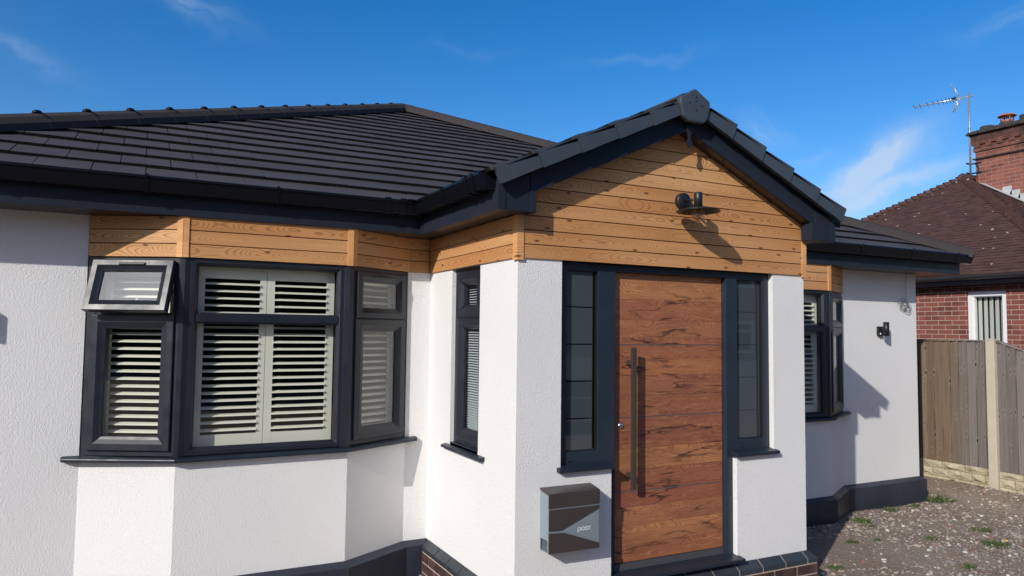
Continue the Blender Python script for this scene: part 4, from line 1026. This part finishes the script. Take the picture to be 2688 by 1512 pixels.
# chimney
CX0, CX1, CY0, CY1 = 13.2, 13.95, 3.30, 4.915
def slab(mb, z0, z1, o, mi=0): mb.box(CX0-o, CX1+o, CY0-o, CY1+o, z0, z1, None, mi)
mb = MB(); slab(mb, 3.2, 5.262, 0)
slab(mb, 5.285, 5.42, .001); slab(mb, 5.42, 5.492, .030); slab(mb, 5.492, 5.56, .022); slab(mb, 5.56, 5.632, .055); slab(mb, 5.632, 5.775, .062)
y = CY1
while y > CY0+.1:
    mb.box(CX0-.048, CX0, y-.112, y, 5.495, 5.558); y -= .225
ch = mb.build('chimney', M_CHIM, nr)
mb = MB(); slab(mb, 5.262, 5.285, .045); slab(mb, 5.775, 5.800, .125); slab(mb, 5.800, 5.832, .105); 
P = [(CX0-.09, CY0-.09, 5.832), (CX1+.09, CY0-.09, 5.832), (CX1+.09, CY1+.09, 5.832), (CX0-.09, CY1+.09, 5.832), (CX0+.15, CY0+.12, 5.93), (CX1-.15, CY0+.12, 5.93), (CX1-.15, CY1-.14, 5.93), (CX0+.15, CY1-.14, 5.93)]
mb.hexa(P); mb.lathe([(.135, 5.88), (.14, 5.975), (.125, 5.985), (.0, 5.985)], (13.5, 4.83, 0), 18); mb.lathe([(.14, 5.88), (.14, 5.965), (.12, 5.975), (.0, 5.975)], (13.5, 4.446, 0), 18); mb.lathe([(.14, 5.88), (.14, 6.03), (.0, 6.03)], (13.5, 4.06, 0), 18)
mb.build('flaunching', M_SOOT, ch)
mb = MB(); cx, cy = 13.5, 4.446
mb.lathe([(.10, 5.97), (.115, 6.00), (.10, 6.01)], (cx, cy, 0), 20)
for k in range(4): a = k*math.pi/2+.9; mb.tube([(cx+.10*math.cos(a), cy+.10*math.sin(a), 5.98), (cx+.125*math.cos(a), cy+.125*math.sin(a), 6.11)], .013, 6)
mb.lathe([(.168, 6.095), (.165, 6.106), (.12, 6.135), (.06, 6.155), (0, 6.162)], (cx, cy, 0), 28); mb.lathe([(.165, 6.095), (.0, 6.11)], (cx, cy, 0), 28)
for k in range(22): a = k*2*math.pi/22; mb.tube([(cx+.115*math.cos(a), cy+.115*math.sin(a), 5.99), (cx+.12*math.cos(a), cy+.12*math.sin(a), 6.10)], .0025, 4)
mb.build('cowl', M_TERRA, ch)
mb = MB(); yf = 4.45; k = 0
tn = math.tan(NP)
def zr(y_): return NZ+(y_-NY0)*tn
while yf > CY0:
    za_ = zr(yf); mb.prism([(CX0-.012, yf, za_-.03), (CX0-.012, yf-.22, zr(yf-.22)-.03), (CX0-.012, yf-.22, za_+.10), (CX0-.012, yf-.06, za_+.10)], (.010, 0, 0)); yf -= .15; k += 1
mb.prism([(CX0-.16, 4.75, zr(4.75)+.035), (CX0-.012, 4.75, zr(4.75)+.045), (CX0-.012, CY0, zr(CY0)+.045), (CX0-.16, CY0, zr(CY0)+.035)], (0, 0, .006))
mb.build('lead_flashing', M_LEAD, ch)
# aerial
ae = thing('tv_aerial', 'silver television aerial on a tall mast strapped to the brick chimney', 'aerial', (13.16, 4.985, 4.85))
AXX, AYY = 13.16, 5.000
mb = MB(); mb.tube([(AXX, AYY, 4.86), (AXX, AYY-.004, 6.70)], .018, 10)
for z in (5.32, 5.92, 6.30): mb.tube([(AXX, AYY, z), (AXX, AYY, z+.03)], .022, 10)
mb.build('mast', M_MAST, ae)
mb = MB()
for z in (5.19, 4.99): mb.box(AXX-.10, AXX+.03, AYY+.01, AYY+.03, z-.015, z+.015); mb.box(AXX+.02, AXX+.05, AYY-.20, AYY+.01, z-.012, z+.012)
mb.tube(smooth([(13.17, 4.93, 5.18), (13.16, 4.86, 5.13), (13.17, 4.84, 5.05), (13.17, 4.88, 4.97), (13.17, 4.87, 4.86)]), .009, 6)
mb.build('bracket', M_LAMP, ae)
bd = Vector((-.454, .891, .0)).normalized(); rd = Vector((.891, .454, 0)); b0 = Vector((AXX, AYY, 6.615))-bd*.10
b1 = b0+bd*1.10+Vector((0, 0, -.055))
mb = MB(); mb.tube([b0, b1], .014, 6); mb.build('boom', M_ALU, ae)
mb = MB()
for i in range(10):
    t_ = 1.0-[.0, .105, .225, .325, .41, .48, .545, .60, .65, .70][i]; c_ = b0+(b1-b0)*t_; L = .19+.006*i
    mb.tube([c_-rd*L, c_+rd*L], .0055, 5)
c_ = b0+(b1-b0)*.33; mb.box(c_.x-.03, c_.x+.03, c_.y-.04, c_.y+.04, c_.z-.0, c_.z+.035)
mb.build('director', M_LAMP, ae)
mb = MB(); rc_ = b0+(b1-b0)*.225
for sg in (1, -1):
    e = rc_+bd*(.13)+Vector((0, 0, sg*.27)); mb.tube([rc_, e], .013, 6)
    for k in range(1, 5):
        c_ = rc_+(e-rc_)*(k/4); mb.tube([c_-rd*.17, c_+rd*.17], .0045, 5)
    for sd_ in (-1, 1): mb.tube([rc_+rd*.17*sd_, e+rd*.17*sd_], .004, 5)
mb.build('reflector', M_ALU, ae)

# ================================================================ GROUND
mb = MB(); n = 70
def gz(x, y):
    t_ = max(0.0, min(1.0, (x-6.15)/.7)); return GZ + .115*t_*t_*(3-2*t_) + .012*math.sin(x*1.7+y)+.008*math.sin(y*3.1-x*2.2)
xs = [-900, -300, -60, -30, -14, -8] + [-5+i*.25 for i in range(58)] + [12, 18, 30, 60, 120, 400, 900]; ys = [-900, -300, -80, -40, -20, -10, -6] + [-4+i*.25 for i in range(33)] + [6, 9, 14, 30, 80, 200, 900]
for i in range(len(xs)-1):
    for j in range(len(ys)-1):
        a, b, c, d = xs[i], xs[i+1], ys[j], ys[j+1]
        q_ = [(a, c), (b, c), (b, d), (a, d)]; mb.face([(x, y, gz(x, y) if -5 < x < 9 and -4 < y < 4 else GZ) for x, y in q_], None, 0, True)
tag(mb.build('ground', M_SOIL), kind='structure')
# gravel
mb = MB(); rg = random.Random(11)
ico = [(0, 0, 1), (.89, 0, .45), (.28, .85, .45), (-.72, .53, .45), (-.72, -.53, .45), (.28, -.85, .45), (.72, .53, -.45), (-.28, .85, -.45), (-.89, 0, -.45), (-.28, -.85, -.45), (.72, -.53, -.45)]
icf = [(0, 1, 2), (0, 2, 3), (0, 3, 4), (0, 4, 5), (0, 5, 1), (1, 6, 2), (2, 7, 3), (3, 8, 4), (4, 9, 5), (5, 10, 1), (6, 7, 2), (7, 8, 3), (8, 9, 4), (9, 10, 5), (10, 6, 1)]
cnt = 0
while cnt < 15000:
    if rg.random() < .93: x = rg.uniform(2.4, 7.35); y = rg.uniform(-1.0, 1.9)
    else: x = rg.uniform(-.6, .0); y = rg.uniform(.9, 1.45)
    if x > 2.4 and y > 1.44-(.30 if 2.9 < x < 4.5 else 0) and x < 6.1: continue
    dens = .45+.55*math.sin(x*1.9+1.3)*math.sin(y*2.3+x) + (.5 if (abs(y-1.1) < .35 and x < 6) else 0) + (.8 if x < 3 and y < .3 else 0)
    if x > 0 and rg.random() > dens+.15: continue
    s_ = rg.choice([.004, .005, .006, .006, .008, .010, .014, .019 if rg.random() < .5 else .007, .028 if rg.random() < .06 else .006]); a = rg.uniform(0, 6.28); sx, sy, sz = s_*rg.uniform(.8, 1.5), s_*rg.uniform(.7, 1.1), s_*rg.uniform(.4, .8)
    if x < 0: s_ *= 1.4
    ca, sa = math.cos(a), math.sin(a); z = gz(x, y)+sz*.25
    P = []
    for (px, py, pz) in ico:
        k_ = rg.uniform(.8, 1.15); X_, Y_ = px*sx*k_, py*sy*k_; P.append((x+ca*X_-sa*Y_, y+sa*X_+ca*Y_, z+pz*sz*k_))
    mi = rg.choices(range(5), (6, 6, .9, 3, .35))[0]; b = len(mb.v); mb.v += P
    for t_ in icf: mb.f.append([b+q for q in t_]); mb.uv.append([(0, 0)]*3); mb.mi.append(mi); mb.sm.append(False)
    cnt += 1
tag(mb.build('gravel', M_ST, merge=False), 'loose gravel and small stones over the bare yard', 'gravel', kind='stuff')
# weeds
where = {0: 'beside the angled dark plinth', 1: 'among white chippings below the plinth', 2: 'at the far right corner of the dark plinth'}
wl_ = [(4.5, 1.10, .13, 'leafy green weed tuft at the bend of the dark plinth'), (4.43, .94, .07, 'low weed among pale chippings just in front of the plinth tuft'),
       (6.18, 1.36, .17, 'largest green weed tuft at the right end of the dark plinth'), (5.31, 1.33, .10, 'short weed along the plinth, midway under the right wall'),
       (5.75, 1.37, .08, 'single spiky weed against the plinth between two tufts'), (3.78, .63, .07, 'small weed near the edge of the porch shadow'),
       (4.06, .58, .05, 'tiny weed just right of the porch shadow edge weed'), (4.57, .40, .07, 'sparse weed alone in mid yard gravel'),
       (5.28, .35, .10, 'spreading weed in the middle of the yard right side'), (4.86, -.02, .13, 'straggly dandelion with a yellow flower in the yard'),
       (4.03, -.26, .08, 'small weed nearest the bottom edge of the yard'), (7.03, .94, .13, 'dark green weed tuft at the foot of the fence on the right'),
       (6.9, 1.62, .06, 'thin weed on the gravel near the concrete fence post'), (3.05, .22, .08, 'weed in shade beside the brick plinth corner')]
for (x, y, s_, lab) in wl_:
    mb = MB(); rg2 = random.Random(int(x*1000+y*77))
    for k in range(int(50+s_*420)):
        a = rg2.uniform(0, 6.283); rr_ = s_*rg2.random()**.8*.8; bx, by = x+rr_*math.cos(a)*1.3, y+rr_*math.sin(a); by = min(by, 1.43) if x < 6.1 else by
        l = s_*rg2.uniform(.18, .5); an = rg2.uniform(0, 6.283); tilt = rg2.uniform(.3, 1.1); w_ = rg2.uniform(.0025, .006)
        dx, dy, dz = math.cos(an)*math.sin(tilt), math.sin(an)*math.sin(tilt), math.cos(tilt); px_, py_ = -math.sin(an)*w_, math.cos(an)*w_; z0 = gz(bx, by)-.002
        mb.face([(bx-px_*.4, by-py_*.4, z0), (bx+px_*.4, by+py_*.4, z0), (bx+dx*l*.55+px_, by+dy*l*.55+py_, z0+dz*l*.7), (bx+dx*l, by+dy*l, z0+dz*l*.8), (bx+dx*l*.55-px_, by+dy*l*.55-py_, z0+dz*l*.7)])
    o = mb.build('weed', M_GRASS, merge=False); tag(o, lab, 'weed', 'weeds in the gravel yard')
    if 'dandelion' in lab:
        m2 = MB(); m2.lathe([(0, .010), (.012, .007), (.016, .0), (.0, -.002)], (x+.12, y-.02, GZ+.05), 12); m2.build('flower', mat('yellow_petal', (.75, .50, .02), rough=.6), o)

# ================================================================ ACROSS THE ROAD (seen mirrored in the door glass)
oh = thing('house_across_road', 'grey rendered house with white windows across the road, mirrored in the side light', 'house', (14, -20, GZ))
dirv = Vector((.77, -.64)); 
TO = frameT((25.5, -13.5), (8.0, -22.0))
M_GREYR = mat('grey_pebbledash', fn=lambda nb: {'Base Color': nb.mix(nb.noise(nb.coord(), 30, 3), (.20, .185, .17), (.30, .28, .26))}, rough=.95)
mb = MB(); L = TO.len; mb.wall(TO, 0, L, GZ, 5.2, [], 5.0); mb.build('wall', M_GREYR, oh)
mb = MB(); mb.prism([TO(-.3, .3, 5.2), TO(-.3, -5.3, 5.2), TO(-.3, -2.5, 7.8)], Vector(TO(L+.6, 0, 0))-Vector(TO(0, 0, 0))); mb.build('roof', M_TILE, oh)
for s_ in (3.0, 7.2, 11.2, 15.4):
    for z0, z1 in ((.9, 2.1), (3.4, 4.6)):
        mb = MB(); mb.ring(TO, s_, z0, s_+1.5, z1, [(0, -.02), (0, .05), (.09, .05), (.09, -.02)]); mb.box(s_+.05, s_+1.45, .0, .05, z1-.42, z1-.34, TO); mb.box(s_+.71, s_+.79, .0, .05, z1-.4, z1-.05, TO)
        wn_ = mb.build('window', M_UPVC, oh); m2 = MB(); m2.box(s_+.08, s_+1.42, -.0, .02, z0+.08, z1-.08, TO); m2.build('pane', M_FCLEAR, wn_)
fo_ = thing('white_fence', 'pale painted board fence by the pavement, mirrored in the right side light', 'fence', (9, -9, GZ))
TF = frameT((12.5, -5.5), (5.5, -10.6))
mb = MB()
k = 0.0
while k < TF.len: mb.box(k, k+.135, -.02, .0, GZ, 1.05, TF); k += .15
mb.build('board', mat('pale_fence_paint', (.42, .42, .40), rough=.8), fo_)
car = thing('parked_car', 'dark blue estate car parked on the drive, mirrored in the left side light', 'car', (3.2, -8.6, GZ))
TC = frameT((5.8, -7.6), (1.4, -9.3)); CL = TC.len
mb = MB(); side = [(0, .35), (.0, .75), (.15, .95), (1.0, 1.02), (1.45, 1.50), (2.0, 1.60), (3.6, 1.58), (4.3, 1.10), (4.65, 1.0), (4.7, .40), (4.3, .22), (.3, .22)]
mb.prism([TC(a, 0, GZ+z) for a, z in side], Vector(TC(0, -1.75, 0))-Vector(TC(0, 0, 0))); mb.build('body', mat('car_paint', (.012, .018, .03), rough=.2, coat=1.0), car, bevel=.05)
mb = MB(); mb.prism([TC(a, .012, GZ+z) for a, z in ((1.18, 1.05), (1.52, 1.46), (2.05, 1.53), (3.5, 1.50), (4.05, 1.10))], Vector(TC(0, -.01, 0))-Vector(TC(0, 0, 0))); mb.build('side_window', M_FCLEAR, car)
mb = MB(); mb.box(.05, 4.6, .0, .02, GZ+.62, GZ+.65, TC); mb.box(1.5, 3.7, -.2, -.16, GZ+1.62, GZ+1.65, TC); mb.build('chrome_trim', M_CHROME, car)
for a in (.95, 3.75):
    mb = MB(); c_ = Vector(TC(a, .02, GZ+.33)); ax = Vector((TC.n.x, TC.n.y, 0)); mb.lathe([(.0, .02), (.20, .02), (.22, .0), (.33, .0), (.33, -.2)], c_, 28, ax); mb.build('wheel', M_BLACK, car)
    m2 = MB(); m2.lathe([(.0, .03), (.19, .025), (.21, .02)], c_, 20, ax); m2.build('rim', M_CHROME, car)

# hedge along the far side of the road (unseen, added to darken the bay window reflections)
mb = MB(); rh = random.Random(5)
for k in range(9000):
    a_ = rh.uniform(-46, 7); z = GZ+3.9*rh.random()**.8; dep = rh.uniform(0, .35)+.25*math.sin(a_*1.3); x, y = a_, -15.5-dep-.1*a_*.0
    if rh.random() < .12: z = GZ+3.7+rh.random()*.45
    l = rh.uniform(.12, .30); an = rh.uniform(0, 6.28); tl = rh.uniform(-.7, .7)
    p = Vector((x, y, z)); u_ = Vector((math.cos(an), .3*math.sin(an), math.sin(an)))*l; v_ = Vector((-math.sin(an)*.6, tl, math.cos(an)*.6))*l*.6
    mb.face([p-u_, p-v_, p+u_, p+v_])
mb.box(-46, 7, -17.5, -15.8, GZ, GZ+3.7)
tag(mb.build('hedge', mat('hedge_leaf', fn=lambda nb: {'Base Color': nb.mix(nb.noise(nb.coord(), 2, 4), (.018, .04, .012), (.05, .085, .022))}, rough=.7), merge=False), 'tall dark evergreen hedge across the road, added to darken the bay window reflections', 'hedge')
